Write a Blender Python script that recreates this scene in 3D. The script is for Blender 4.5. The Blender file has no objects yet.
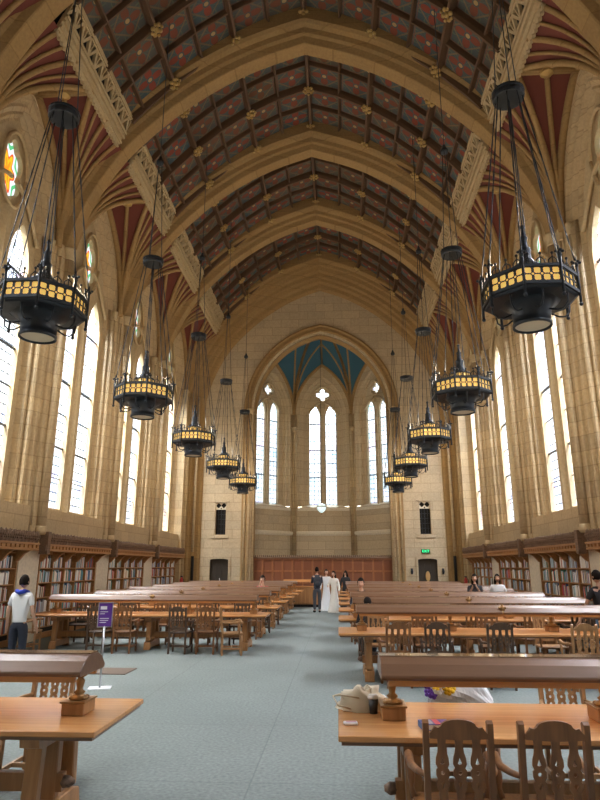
import bpy, bmesh, math, random
from mathutils import Vector, Matrix
random.seed(7)
R = math.radians
sin, cos, pi = math.sin, math.cos, math.pi
scn = bpy.context.scene
COL = scn.collection

# ------------------------------------------------------------------ mesh builder
class MB:
    def __init__(s): s.v = []; s.f = []; s.uv = {}; s.sm = set()
    def add(s, vs, fs, smooth=False):
        o = len(s.v); s.v += [tuple(v) for v in vs]
        for f in fs:
            if smooth: s.sm.add(len(s.f))
            s.f.append([i + o for i in f])
        return s
    def box(s, x0, x1, y0, y1, z0, z1):
        v = [(x, y, z) for z in (z0, z1) for x, y in ((x0, y0), (x1, y0), (x1, y1), (x0, y1))]
        return s.add(v, [(3, 2, 1, 0), (4, 5, 6, 7), (0, 1, 5, 4), (1, 2, 6, 5), (2, 3, 7, 6), (3, 0, 4, 7)])
    def bar(s, p, q, w, h=None, up=(0, 0, 1)):
        h = w if h is None else h
        p = Vector(p); q = Vector(q); d = (q - p).normalized(); u = Vector(up)
        if abs(d.dot(u)) > .98: u = Vector((0, 1, 0))
        a = d.cross(u).normalized(); b = a.cross(d).normalized()
        v = [c + a * (sa * w / 2) + b * (sb * h / 2) for c in (p, q) for sa, sb in ((-1, -1), (1, -1), (1, 1), (-1, 1))]
        return s.add(v, [(3, 2, 1, 0), (4, 5, 6, 7), (0, 1, 5, 4), (1, 2, 6, 5), (2, 3, 7, 6), (3, 0, 4, 7)])
    def tube(s, pts, r, n=8, cap=True):
        pts = [Vector(p) for p in pts]
        rs = r if isinstance(r, (list, tuple)) else [r] * len(pts)
        vs = []; ref = None
        for i, p in enumerate(pts):
            d = (pts[min(i + 1, len(pts) - 1)] - pts[max(i - 1, 0)]).normalized()
            if ref is None:
                ref = Vector((0, 0, 1)) if abs(d.z) < .9 else Vector((1, 0, 0))
            a = (ref - d * ref.dot(d)).normalized(); b = d.cross(a); ref = a
            vs += [p + (a * cos(2 * pi * k / n) + b * sin(2 * pi * k / n)) * rs[i] for k in range(n)]
        fs = [(i * n + k, i * n + (k + 1) % n, (i + 1) * n + (k + 1) % n, (i + 1) * n + k) for i in range(len(pts) - 1) for k in range(n)]
        s.add(vs, fs, True)
        if cap:
            o = len(s.v) - len(vs)
            s.f.append([o + k for k in range(n)][::-1]); s.f.append([o + (len(pts) - 1) * n + k for k in range(n)])
        return s
    def lathe(s, prof, c=(0, 0, 0), n=16, smooth=True, ph=0):
        vs = [(c[0] + r * cos(2 * pi * k / n + ph), c[1] + r * sin(2 * pi * k / n + ph), c[2] + z) for r, z in prof for k in range(n)]
        fs = [(i * n + k, i * n + (k + 1) % n, (i + 1) * n + (k + 1) % n, (i + 1) * n + k) for i in range(len(prof) - 1) for k in range(n)]
        s.add(vs, fs, smooth)
        o = len(s.v) - len(vs)
        s.f.append([o + k for k in range(n)][::-1]); s.f.append([o + (len(prof) - 1) * n + k for k in range(n)])
        return s
    def ell(s, c, rx, ry, rz, n=12, m=8):
        vs = []; fs = []
        for i in range(m + 1):
            t = pi * i / m
            for k in range(n):
                vs.append((c[0] + rx * sin(t) * cos(2 * pi * k / n), c[1] + ry * sin(t) * sin(2 * pi * k / n), c[2] + rz * cos(t)))
        fs = [((i + 1) * n + k, (i + 1) * n + (k + 1) % n, i * n + (k + 1) % n, i * n + k) for i in range(m) for k in range(n)]
        return s.add(vs, fs, True)
    def prism(s, poly, f0, f1):
        n = len(poly); vs = [f0(*p) for p in poly] + [f1(*p) for p in poly]
        return s.add(vs, [list(range(n))[::-1], list(range(n, 2 * n))] + [(k, (k + 1) % n, n + (k + 1) % n, n + k) for k in range(n)])
    def grid(s, rows, smooth=True, close=False):
        n = len(rows[0]); vs = [p for r in rows for p in r]; fs = []
        for i in range(len(rows) - 1):
            for k in range(n if close else n - 1):
                fs.append((i * n + k, i * n + (k + 1) % n, (i + 1) * n + (k + 1) % n, (i + 1) * n + k))
        return s.add(vs, fs, smooth)
    def mesh(s, data, M=None):
        vs = [(M @ v.co) if M else v.co for v in data.vertices]
        return s.add(vs, [list(p.vertices) for p in data.polygons])
    def build(s, name, mat, parent=None, bevel=0, norm=True):
        me = bpy.data.meshes.new(name); me.from_pydata(s.v, [], s.f)
        if s.uv:
            ul = me.uv_layers.new(name='UVMap')
            for p in me.polygons:
                u = s.uv.get(p.index)
                if u:
                    for li, q in zip(p.loop_indices, u): ul.data[li].uv = q
        for i in s.sm: me.polygons[i].use_smooth = True
        if norm and not s.uv:
            b = bmesh.new(); b.from_mesh(me); bmesh.ops.recalc_face_normals(b, faces=b.faces[:])
            if bevel: bmesh.ops.bevel(b, geom=[e for e in b.edges if e.is_manifold and e.calc_face_angle(0) > .6], offset=bevel, segments=1, affect='EDGES')
            b.to_mesh(me); b.free()
        me.materials.append(mat)
        o = bpy.data.objects.new(name, me); COL.objects.link(o)
        if parent: o.parent = parent
        return o

def tag(o, label, cat, group=None, kind=None):
    o['label'] = label; o['category'] = cat
    if group: o['group'] = group
    if kind: o['kind'] = kind
    return o
def struct(o, label=None, cat=None):
    o['kind'] = 'structure'
    if label: o['label'] = label
    if cat: o['category'] = cat
    return o
def empty(name, loc=(0, 0, 0), rz=0):
    o = bpy.data.objects.new(name, None); COL.objects.link(o); o.location = loc; o.rotation_euler = (0, 0, rz); o.empty_display_size = .1
    return o
def kids(o): return [c for c in bpy.data.objects if c.parent == o]
def tree(o): return (o, [tree(c) for c in kids(o)])
def dup_t(t, parent=None):
    c = t[0].copy(); COL.objects.link(c); c.parent = parent
    for k in t[1]: dup_t(k, c)
    return c

def plate_mesh(outer, holes, th, res=1):
    """flat plate in XY of thickness th with real holes -> mesh data (z from -th/2 to th/2)"""
    cu = bpy.data.curves.new('p', 'CURVE'); cu.dimensions = '2D'; cu.fill_mode = 'BOTH'; cu.extrude = th / 2
    for loop in [outer] + list(holes):
        sp = cu.splines.new('POLY'); sp.points.add(len(loop) - 1); sp.use_cyclic_u = True
        for q, p in zip(sp.points, loop): q.co = (p[0], p[1], 0, 1)
    ob = bpy.data.objects.new('p', cu); COL.objects.link(ob)
    me = bpy.data.meshes.new_from_object(ob.evaluated_get(bpy.context.evaluated_depsgraph_get()))
    bpy.data.objects.remove(ob); bpy.data.curves.remove(cu)
    return me
def circ(cx, cy, r, n=12, ry=None, ph=0):
    return [(cx + r * cos(2 * pi * k / n + ph), cy + (ry or r) * sin(2 * pi * k / n + ph)) for k in range(n)]
def foil(cx, cy, r, lobes=4, n=28, ph=0, d=.38, sy=1.):
    return [(cx + r * (1 - d + d * abs(cos(lobes / 2 * t))) * cos(t + ph), cy + sy * r * (1 - d + d * abs(cos(lobes / 2 * t))) * sin(t + ph)) for t in [2 * pi * k / n for k in range(n)]]

# ------------------------------------------------------------------ materials
def mat(name, col, rough=.6, metal=0, **k):
    m = bpy.data.materials.new(name); m.use_nodes = True
    b = m.node_tree.nodes['Principled BSDF']
    b.inputs['Base Color'].default_value = (*col, 1); b.inputs['Roughness'].default_value = rough; b.inputs['Metallic'].default_value = metal
    if 'emit' in k:
        b.inputs['Emission Color'].default_value = (*k['emit'], 1); b.inputs['Emission Strength'].default_value = k.get('es', 1)
    if 'trans' in k: b.inputs['Transmission Weight'].default_value = k['trans']
    return m
class N:
    def __init__(s, m): s.t = m.node_tree; s.b = s.t.nodes['Principled BSDF']
    def n(s, typ, **props):
        x = s.t.nodes.new(typ)
        for a, v in props.items():
            if a.startswith('i_'):
                key = a[2:].replace('_', ' '); x.inputs[key].default_value = v
            else: setattr(x, a, v)
        return x
    def l(s, a, b): s.t.links.new(a, b)
    def math(s, op, a, b=0.):
        x = s.n('ShaderNodeMath', operation=op)
        for i, v in ((0, a), (1, b)):
            if isinstance(v, (int, float)): x.inputs[i].default_value = v
            else: s.l(v, x.inputs[i])
        return x.outputs[0]
    def mix(s, f, a, b, typ='MIX'):
        x = s.n('ShaderNodeMix', data_type='RGBA', blend_type=typ)
        for sock, v in ((x.inputs[0], f), (x.inputs[6], a), (x.inputs[7], b)):
            if isinstance(v, (int, float)): sock.default_value = v
            elif isinstance(v, tuple): sock.default_value = (*v, 1) if len(v) == 3 else v
            else: s.l(v, sock)
        return x.outputs[2]
    def ramp(s, f, stops):
        x = s.n('ShaderNodeValToRGB'); el = x.color_ramp.elements
        el[0].position, el[0].color = stops[0][0], (*stops[0][1], 1); el[1].position, el[1].color = stops[-1][0], (*stops[-1][1], 1)
        for p, c in stops[1:-1]:
            e = el.new(p); e.color = (*c, 1)
        s.l(f, x.inputs[0]); return x.outputs[0]
    def xyz(s, geo=True):
        g = s.n('ShaderNodeNewGeometry').outputs['Position'] if geo else s.n('ShaderNodeTexCoord').outputs['Object']
        q = s.n('ShaderNodeSeparateXYZ'); s.l(g, q.inputs[0]); return g, q.outputs[0], q.outputs[1], q.outputs[2]
    def comb(s, a, b, c=0.):
        x = s.n('ShaderNodeCombineXYZ')
        for i, v in enumerate((a, b, c)):
            if isinstance(v, (int, float)): x.inputs[i].default_value = v
            else: s.l(v, x.inputs[i])
        return x.outputs[0]

def stone(name, c1, c2, mort, bw=.75, bh=.38, blocks=True):
    m = mat(name, c1, .85); k = N(m); g, x, y, z = k.xyz()
    no = k.n('ShaderNodeTexNoise', i_Scale=.9, i_Detail=5.); k.l(g, no.inputs['Vector'])
    fine = k.n('ShaderNodeTexNoise', i_Scale=14., i_Detail=4.); k.l(g, fine.inputs['Vector'])
    base = k.mix(k.math('MULTIPLY', no.outputs[0], .9), c1, c2)
    if blocks:
        br = k.n('ShaderNodeTexBrick', i_Scale=1.); br.inputs['Brick Width'].default_value = bw; br.inputs['Row Height'].default_value = bh
        br.inputs['Mortar Size'].default_value = .012; br.inputs['Color1'].default_value = (.90, .90, .91, 1); br.inputs['Color2'].default_value = (1.06, 1.05, 1.02, 1)
        br.inputs['Mortar'].default_value = (*mort, 1)
        k.l(k.comb(k.math('ADD', x, y), z), br.inputs['Vector'])
        base = k.mix(1., base, br.outputs['Color'], 'MULTIPLY')
    base = k.mix(.25, base, k.ramp(fine.outputs[0], [(.3, (.5, .5, .5)), (.7, (1.3, 1.3, 1.3))]), 'MULTIPLY')
    k.l(base, k.b.inputs['Base Color'])
    bp = k.n('ShaderNodeBump', i_Strength=.25, i_Distance=.02); k.l(fine.outputs[0], bp.inputs['Height']); k.l(bp.outputs[0], k.b.inputs['Normal'])
    return m
M = {}
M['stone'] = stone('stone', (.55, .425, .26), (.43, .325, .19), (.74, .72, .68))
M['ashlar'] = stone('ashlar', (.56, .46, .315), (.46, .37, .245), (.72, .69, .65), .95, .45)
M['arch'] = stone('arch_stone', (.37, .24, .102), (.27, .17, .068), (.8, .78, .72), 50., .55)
M['pale'] = stone('pale_stone', (.76, .70, .57), (.66, .60, .47), (.6, .6, .6), blocks=False)
M['cream'] = stone('cream_frieze', (.52, .41, .25), (.43, .33, .19), (.6, .6, .6), blocks=False)
M['web'] = mat('red_web', (.15, .040, .028), .9)
M['blue'] = mat('blue_web', (.032, .105, .16), .9)
M['dark'] = mat('dark_void', (.012, .010, .009), .9)
M['vrib'] = mat('vault_timber', (.105, .057, .030), .6)
M['gild'] = mat('gilded_boss', (.46, .32, .12), .4, .5)
M['iron'] = mat('black_iron', (.035, .042, .052), .42, .55)
M['steel'] = mat('steel', (.45, .47, .5), .3, .8)
M['brass'] = mat('old_brass', (.30, .17, .07), .35, .7)
M['amber'] = mat('amber_glass', (.75, .45, .12), .3, emit=(1., .60, .13), es=1.1)
M['gold'] = mat('gold_panel', (.7, .48, .18), .35, .3, emit=(1., .60, .14), es=.6)

def wood(name, c1, c2, rough=.35, axis=0, scale=1.):
    m = mat(name, c1, rough); k = N(m)
    tc = k.n('ShaderNodeTexCoord'); mp = k.n('ShaderNodeMapping')
    sc = [22 * scale] * 3; sc[axis] = 1.2 * scale; mp.inputs['Scale'].default_value = sc
    k.l(tc.outputs['Object'], mp.inputs['Vector'])
    no = k.n('ShaderNodeTexNoise', i_Scale=1., i_Detail=6., i_Distortion=.4); k.l(mp.outputs[0], no.inputs['Vector'])
    k.l(k.ramp(no.outputs[0], [(.3, c2), (.7, c1)]), k.b.inputs['Base Color'])
    return m
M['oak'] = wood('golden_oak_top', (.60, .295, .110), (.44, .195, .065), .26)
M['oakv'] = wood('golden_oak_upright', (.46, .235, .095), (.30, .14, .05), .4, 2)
M['chair'] = wood('oak_chair', (.25, .108, .036), (.125, .05, .017), .42, 2)
M['chairdark'] = wood('dark_oak_chair', (.10, .058, .032), (.055, .03, .018), .42, 2)
M['chairlite'] = wood('light_oak_chair', (.44, .24, .105), (.28, .14, .055), .42, 2)
M['hood'] = wood('brown_hood', (.18, .096, .052), (.14, .073, .04), .32)
M['sheen'] = wood('hood_top_sheen', (.27, .17, .11), (.20, .12, .075), .12); M['sheen'].node_tree.nodes['Principled BSDF'].inputs['Coat Weight'].default_value = 1.  # paler and glossier than the hood, for the reflected line on top
M['shelf'] = wood('bookcase_oak', (.46, .24, .095), (.30, .145, .052), .45, 1)
M['carve'] = wood('carved_brown', (.22, .135, .085), (.10, .06, .04), .7, 1, 2.)
M['wains'] = wood('wainscot_red_brown', (.33, .125, .045), (.21, .075, .028), .4, 2)
M['doorw'] = mat('dark_door', (.035, .028, .022), .5)

# carpet
m = mat('grey_green_carpet', (.3, .35, .34), .95); M['carpet'] = m; k = N(m); g, x, y, z = k.xyz()
n1 = k.n('ShaderNodeTexNoise', i_Scale=28., i_Detail=4.); k.l(g, n1.inputs['Vector'])
n2 = k.n('ShaderNodeTexNoise', i_Scale=.7, i_Detail=3.); k.l(g, n2.inputs['Vector'])
br = k.n('ShaderNodeTexBrick', i_Scale=1.); br.offset = 0
br.inputs['Brick Width'].default_value = 2.; br.inputs['Row Height'].default_value = 2.; br.inputs['Mortar Size'].default_value = .008
br.inputs['Color1'].default_value = (1, 1, 1, 1); br.inputs['Color2'].default_value = (.96, .97, .97, 1); br.inputs['Mortar'].default_value = (.78, .8, .8, 1)
k.l(g, br.inputs['Vector'])
c = k.ramp(n1.outputs[0], [(.25, (.125, .15, .143)), (.75, (.225, .252, .238))])
c = k.mix(.3, c, k.ramp(n2.outputs[0], [(.3, (.75, .75, .75)), (.7, (1.15, 1.15, 1.15))]), 'MULTIPLY')
k.l(k.mix(1., c, br.outputs['Color'], 'MULTIPLY'), k.b.inputs['Base Color'])

# stained glass lit by daylight from outside: pale quarries between lead cames
def glass(name, E, tint, warm, col=.25):
    m = mat(name, (0, 0, 0), .3); k = N(m)
    uv = k.n('ShaderNodeTexCoord').outputs['UV']
    br = k.n('ShaderNodeTexBrick', i_Scale=1.); br.offset = .0
    br.inputs['Brick Width'].default_value = .21; br.inputs['Row Height'].default_value = .26; br.inputs['Mortar Size'].default_value = .017
    br.inputs['Color1'].default_value = (1, 1, 1, 1); br.inputs['Color2'].default_value = (.68, .72, .78, 1); br.inputs['Mortar'].default_value = (.06, .07, .09, 1)
    k.l(uv, br.inputs['Vector'])
    vo = k.n('ShaderNodeTexVoronoi', i_Scale=3.2); k.l(uv, vo.inputs['Vector'])
    no = k.n('ShaderNodeTexNoise', i_Scale=.8, i_Detail=2.); k.l(uv, no.inputs['Vector'])
    hs = k.n('ShaderNodeHueSaturation', i_Saturation=.9, i_Value=1.); k.l(vo.outputs['Color'], hs.inputs['Color'])
    c = k.mix(k.ramp(no.outputs[0], [(.35, tint), (.65, warm)]), (1, 1, 1), (1, 1, 1))
    c = k.ramp(no.outputs[0], [(.38, tint), (.62, warm)])
    sel = k.math('GREATER_THAN', k.n('ShaderNodeSeparateColor').outputs[0], 2.)
    sp = k.n('ShaderNodeSeparateColor'); k.l(vo.outputs['Color'], sp.inputs[0])
    sel = k.math('MULTIPLY', k.math('GREATER_THAN', sp.outputs[2], .72), col)
    c = k.mix(sel, c, hs.outputs[0])
    c = k.mix(1., c, br.outputs['Color'], 'MULTIPLY')
    tr = k.n('ShaderNodeBsdfTransparent'); k.l(c, tr.inputs['Color'])
    tl = k.n('ShaderNodeBsdfTranslucent'); k.l(c, tl.inputs['Color'])
    ms = k.n('ShaderNodeMixShader'); ms.inputs[0].default_value = E; k.l(tr.outputs[0], ms.inputs[1]); k.l(tl.outputs[0], ms.inputs[2])
    k.l(ms.outputs[0], k.t.nodes['Material Output'].inputs['Surface'])
    return m
M['glassL'] = glass('pale_leaded_glass_left', .15, (.80, .90, 1.), (1., .93, .82))
M['glassR'] = glass('pale_leaded_glass_right', .15, (.80, .88, 1.), (.98, .96, .95))
M['glassA'] = glass('pale_leaded_glass_apse', .3, (.78, .92, 1.), (.95, .98, .95), .3)
def rosette():
    m = mat('coloured_rosette_glass', (0, 0, 0), .3); k = N(m)
    uv = k.n('ShaderNodeTexCoord').outputs['UV']; q = k.n('ShaderNodeSeparateXYZ'); k.l(uv, q.inputs[0])
    r = k.n('ShaderNodeVectorMath', operation='LENGTH'); k.l(uv, r.inputs[0])
    a = k.math('ARCTAN2', q.outputs[1], q.outputs[0])
    star = k.math('ADD', r.outputs['Value'], k.math('MULTIPLY', k.math('COSINE', k.math('MULTIPLY', a, 6.)), -.09))
    c = k.ramp(star, [(0., (1., .30, .02)), (.16, (1., .55, .02)), (.30, (.95, .10, .03)), (.36, (.9, .95, 1.)), (.50, (.10, .55, .22)), (.6, (.9, .95, 1.)), (1., (.5, .8, .9))])
    for e in k.t.nodes:
        if e.type == 'VALTORGB': e.color_ramp.interpolation = 'CONSTANT'
    k.l(c, k.b.inputs['Emission Color']); k.b.inputs['Emission Strength'].default_value = 1.1
    return m
M['rose'] = rosette()

# coffered panels painted with a four-fold flower; uv = cell index + local position
def panelmat():
    m = mat('painted_coffer_panel', (.05, .06, .07), .8); k = N(m)
    uv = k.n('ShaderNodeTexCoord').outputs['UV']
    fr = k.n('ShaderNodeVectorMath', operation='FRACTION'); k.l(uv, fr.inputs[0])
    fl = k.n('ShaderNodeVectorMath', operation='FLOOR'); k.l(uv, fl.inputs[0])
    wn = k.n('ShaderNodeTexWhiteNoise'); k.l(fl.outputs[0], wn.inputs['Vector'])
    q = k.n('ShaderNodeSeparateXYZ'); k.l(fr.outputs[0], q.inputs[0])
    x = k.math('SUBTRACT', q.outputs[0], .5); y = k.math('SUBTRACT', q.outputs[1], .5)
    v = k.comb(x, y); ln = k.n('ShaderNodeVectorMath', operation='LENGTH'); k.l(v, ln.inputs[0]); r = ln.outputs['Value']
    a = k.math('ARCTAN2', y, x)
    pet = k.math('MULTIPLY', k.math('ABSOLUTE', k.math('COSINE', k.math('MULTIPLY', a, 2.))), .40)
    pet2 = k.math('MULTIPLY', k.math('ABSOLUTE', k.math('SINE', k.math('MULTIPLY', a, 4.))), .46)
    fig = k.math('MULTIPLY', k.math('LESS_THAN', r, k.math('MULTIPLY', k.math('ADD', pet, .06), .78)), k.math('GREATER_THAN', r, .10))
    ring = k.math('LESS_THAN', k.math('ABSOLUTE', k.math('SUBTRACT', r, pet2)), .028)
    ax = k.math('ABSOLUTE', x); ay = k.math('ABSOLUTE', y)
    fr2 = k.math('LESS_THAN', k.math('ABSOLUTE', k.math('SUBTRACT', k.math('MAXIMUM', ax, ay), .42)), .02)
    dia = k.math('LESS_THAN', k.math('ABSOLUTE', k.math('SUBTRACT', k.math('ADD', ax, ay), .44)), .03)
    base = k.mix(wn.outputs[0], (.050, .085, .10), (.09, .08, .064))
    red = k.mix(wn.outputs[0], (.24, .038, .016), (.15, .058, .026))
    c = k.mix(k.math('MULTIPLY', ring, .8), base, (.11, .16, .09))
    c = k.mix(k.math('MULTIPLY', fig, .9), c, red)
    c = k.mix(k.math('MULTIPLY', dia, .7), c, (.20, .14, .065))
    c = k.mix(k.math('MULTIPLY', fr2, .7), c, (.17, .07, .05))
    c = k.mix(k.math('LESS_THAN', r, .06), c, (.4, .28, .12))
    k.l(c, k.b.inputs['Base Color']); return m
M['panel'] = panelmat()

# ------------------------------------------------------------------ constants
S = 5.0
ARCHES = [.5, 5.5, 10.5, 15.5, 20.5, 25.5]
BAYS = [-2., 3., 8., 13., 18., 23., 28.]
YE = 31.1          # end wall
def interp(tab, n):
    out = []
    for i in range(n):
        h = tab[-1][0] * i / (n - 1)
        for (a, za), (b, zb) in zip(tab, tab[1:]):
            if a <= h <= b + 1e-6:
                out.append((h, za + (zb - za) * (h - a) / (b - a))); break
    return out
def catmull(tab, per=4):
    P = [Vector(p) for p in tab]; P = [P[0] * 2 - P[1]] + P + [P[-1] * 2 - P[-2]]; out = []
    for i in range(1, len(P) - 2):
        for j in range(per):
            t = j / per
            out.append(.5 * ((2 * P[i]) + (P[i + 1] - P[i - 1]) * t + (2 * P[i - 1] - 5 * P[i] + 4 * P[i + 1] - P[i + 2]) * t * t + (3 * P[i] - P[i - 1] - 3 * P[i + 1] + P[i + 2]) * t ** 3))
    out.append(P[-2]); return out
ARC = catmull([(0, 17.35), (1.1, 16.97), (2, 16.57), (3, 15.97), (4, 15.2), (5, 14.22), (5.6, 13.45), (6.2, 12.4), (6.6, 11.4), (6.85, 10.5)], 3)
def offs(curve, d):
    out = []
    for i, p in enumerate(curve):
        if i == 0:
            t = (curve[1] - curve[0]).normalized(); n = Vector((-t.y, t.x)); out.append(Vector((0, p.y + d / max(.3, n.y)))); continue
        t = (curve[min(i + 1, len(curve) - 1)] - curve[i - 1]).normalized(); n = Vector((-t.y, t.x)); q = p + n * d
        out.append(Vector((max(q.x, 0), q.y)))
    return out
def sweep_arch(mb, yc, prof, down=0.):
    """prof: (y offset, outward offset); down: continue the legs to this height"""
    rows = []
    for dy, d in prof:
        c = offs(ARC, d); half = [(p.x, p.y) for p in c]
        if down is not None: half.append((half[-1][0], down))
        full = [(-x, z) for x, z in half[::-1]] + [(x, z) for x, z in half[1:]]
        rows.append([(x, yc + dy, z) for x, z in full])
    mb.grid(rows, smooth=False)

# ------------------------------------------------------------------ floor
fl = MB().box(-7.6, 7.6, -5, 37, -.1, 0).build('floor', M['carpet']); struct(fl)

# ------------------------------------------------------------------ transverse arches with piers
PROF = [(-.64, 1.3), (-.64, .52), (-.56, .44), (-.42, .40), (-.38, .26), (-.30, .20), (-.24, .02), (-.21, 0), (.21, 0), (.24, .02), (.30, .20), (.38, .26), (.42, .40), (.56, .44), (.64, .52), (.64, 1.3)]
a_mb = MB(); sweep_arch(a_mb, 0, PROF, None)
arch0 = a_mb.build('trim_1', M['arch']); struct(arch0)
# pier: clustered shafts, mirrored to both sides
def pier_parts(parent, wide=False):
    for sx in (-1, 1):
        p = MB()
        plan = [(7.6, -.80), (7.22, -.80), (7.18, -.70), (7.05, -.68), (7.02, -.56), (6.95, -.50), (6.95, -.36), (6.86, -.30), (6.84, -.2), (6.84, .2), (6.86, .30), (6.95, .36), (6.95, .50), (7.02, .56), (7.05, .68), (7.18, .70), (7.22, .80), (7.6, .80)]
        p.prism(plan, lambda h, y: (sx * h, y, 2.3), lambda h, y: (sx * h, y, 10.6))
        p.build('pier_body', M['stone'], parent)
        q = MB()
        for (h, y, r) in ((6.80, 0, .15), (6.93, -.27, .07), (6.93, .27, .07), (6.99, -.43, .055), (6.99, .43, .055), (7.06, -.62, .05), (7.06, .62, .05), (7.19, -.76, .05), (7.19, .76, .05)):
            q.tube([(sx * h, y, 2.6), (sx * h, y, 10.62)], r, 10)
            q.lathe([(r, 0), (r * 1.15, .03), (r * 1.2, .10), (r * 1.08, .16), (r, .2)], (sx * h, y, 2.62), 10)
        q.build('shaft', M['stone'], parent)
        c = MB()
        for (h, y, r) in ((6.82, 0, .17), (6.96, -.30, .09), (6.96, .30, .09), (7.06, -.60, .08), (7.06, .60, .08)):
            c.lathe([(r, 0), (r * 1.05, .04), (r, .08), (r * 1.05, .14), (r * 1.35, .27), (r * 1.4, .34), (r * 1.1, .36)], (sx * h, y, 10.28), 12)
        c.build('capital', M['cream'], parent)
        b = MB(); b.box(*sorted((sx * 7.6, sx * 6.98)), -.52, .52, 0, 2.32)
        b.box(*sorted((sx * 7.6, sx * 6.92)), -.56, .56, 0, .18)
        b.build('pier_base', M['pale'], parent)
pier_parts(arch0)
arch0.location.y = ARCHES[0]
ta = tree(arch0)
for i, y in enumerate(ARCHES[1:]):
    o = dup_t(ta); o.name = 'trim_%d' % (i + 2); o.location.y = y
# end arch: many orders stepping down to the end wall
e = MB()
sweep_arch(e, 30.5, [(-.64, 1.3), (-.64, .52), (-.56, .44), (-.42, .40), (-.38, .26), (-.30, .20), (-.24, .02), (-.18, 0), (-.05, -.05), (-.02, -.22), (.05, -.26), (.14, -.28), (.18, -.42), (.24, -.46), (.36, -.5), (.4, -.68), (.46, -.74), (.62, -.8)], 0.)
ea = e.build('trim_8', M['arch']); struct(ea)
for sx in (-1, 1):   # narrow dark doorway in the splay and outer pier face
    MB().box(*sorted((sx * 6.30, sx * 6.42)), 30.62, 30.72, 0, 2.3).build('slot_opening', M['dark'], ea)
    q = MB(); q.tube([(sx * 6.78, 30.28, 0), (sx * 6.78, 30.28, 10.5)], .1, 10); q.tube([(sx * 6.38, 30.66, 2.5), (sx * 6.38, 30.66, 10.4)], .07, 10)
    q.build('shaft', M['stone'], ea)
    MB().box(*sorted((sx * 7.6, sx * 6.80)), 29.86, 30.2, 0, 10.6).build('pier_body', M['stone'], ea)

# ------------------------------------------------------------------ coffered vault
VC = catmull([(0, 18.35), (1, 18.02), (2, 17.52), (3, 16.85), (4, 16.0), (5, 14.95), (5.25, 14.62)], 6)
# arclength sampling
def sample_len(curve, d):
    acc = 0; out = [curve[0]]; nxt = d
    for a, b in zip(curve, curve[1:]):
        L = (b - a).length
        while acc + L >= nxt - 1e-9:
            out.append(a.lerp(b, (nxt - acc) / L)); nxt += d
        acc += L
    return out, acc
TOT = sample_len(VC, 1)[1]
PW = TOT / 5.5
vpts = sample_len(VC, PW)[0]
fullv = [Vector((-p.x, p.y)) for p in vpts[:0:-1]] + vpts          # longitudinal rib positions
edge = VC[-1]
chain = [Vector((-edge.x, edge.y))] + fullv + [edge]
y0s = ARCHES + [30.5]
ceil = MB(); ci = 0
cells_y = []
for a, b in zip([-4.5] + ARCHES, y0s):
    lo, hi = a + .5, b - .5
    for j in range(4): cells_y.append((lo + (hi - lo) * j / 4, lo + (hi - lo) * (j + 1) / 4))
for jy, (ya, yb) in enumerate(cells_y):
    for jx, (p, q) in enumerate(zip(chain, chain[1:])):
        n = len(ceil.f)
        ceil.add([(p.x, ya, p.y), (q.x, ya, q.y), (q.x, yb, q.y), (p.x, yb, p.y)], [(3, 2, 1, 0)])
        u1 = .5 if jx in (0, len(chain) - 2) else .98
        ceil.uv[n] = [(jx + .01, jy + .98), (jx + u1, jy + .98), (jx + u1, jy + .02), (jx + .01, jy + .02)]
ce = ceil.build('ceiling', M['panel']); struct(ce)
MB().grid([[(p.x * 1.05, y, p.y + .6) for p in chain] for y in (-5, 32)], False).build('roof_backing', M['dark'], ce)  # unseen dark sheet over the vault, keeps stray light out
rb = MB(); boss_spots = []
def nrm(i):
    a = chain[max(i - 1, 0)]; b = chain[min(i + 1, len(chain) - 1)]; t = (b - a).normalized(); return Vector((t.y, -t.x))
mid = len(chain) // 2
for a, b in zip([-4.5] + ARCHES, y0s):
    lo, hi = a + .5, b - .5
    for i in range(1, len(chain) - 1):       # longitudinal ribs
        major = (i - mid) % 2 == 0
        p = chain[i]; n = nrm(i); w = .13 if major else .08; h = .30 if major else .19
        t = Vector((n.y, -n.x))
        c = [p + t * w / 2, p + t * w / 2 + n * h * .6, p + t * w * .28 + n * h, p - t * w * .28 + n * h, p - t * w / 2 + n * h * .6, p - t * w / 2]
        rb.prism([tuple(v) for v in c], lambda x, z: (x, lo, z), lambda x, z: (x, hi, z))
    for j in range(5):                       # transverse ribs
        y = lo + (hi - lo) * j / 4; major = j in (0, 2, 4); w = .12 if major else .08; h = .26 if major else .17
        sub = []
        for i in range(len(chain) - 1):
            sub += [(chain[i], i)]
        r1 = [[(chain[i].x + nrm(i).x * hh, y + yy, chain[i].y + nrm(i).y * hh) for i in range(len(chain))] for yy, hh in ((-w / 2, 0), (-w / 2, h * .6), (-w * .28, h), (w * .28, h), (w / 2, h * .6), (w / 2, 0))]
        rb.grid(r1, False)
        if j in (2, 4) or (j == 0):
            for i in range(1, len(chain) - 1):
                if (i - mid) % 2 == 0: boss_spots.append((chain[i] + nrm(i) * .30, y + (.1 if j == 0 else -.1 if j == 4 else 0), nrm(i)))
rb.build('vault_rib', M['vrib'], ce)
bm = MB()
bm.ell((0, 0, 0), .085, .085, .085, 8, 6)
for kx in range(4):
    t = kx * pi / 2 + pi / 4
    bm.ell((.14 * cos(t), .14 * sin(t), .0), .07, .07, .05, 8, 4)
    bm.ell((.17 * cos(t + pi / 4), .17 * sin(t + pi / 4), .02), .05, .05, .04, 6, 4)
b0 = bm.build('boss', M['gild'], ce)
vis = [b for b in boss_spots if b[1] > 10][:]
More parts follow.
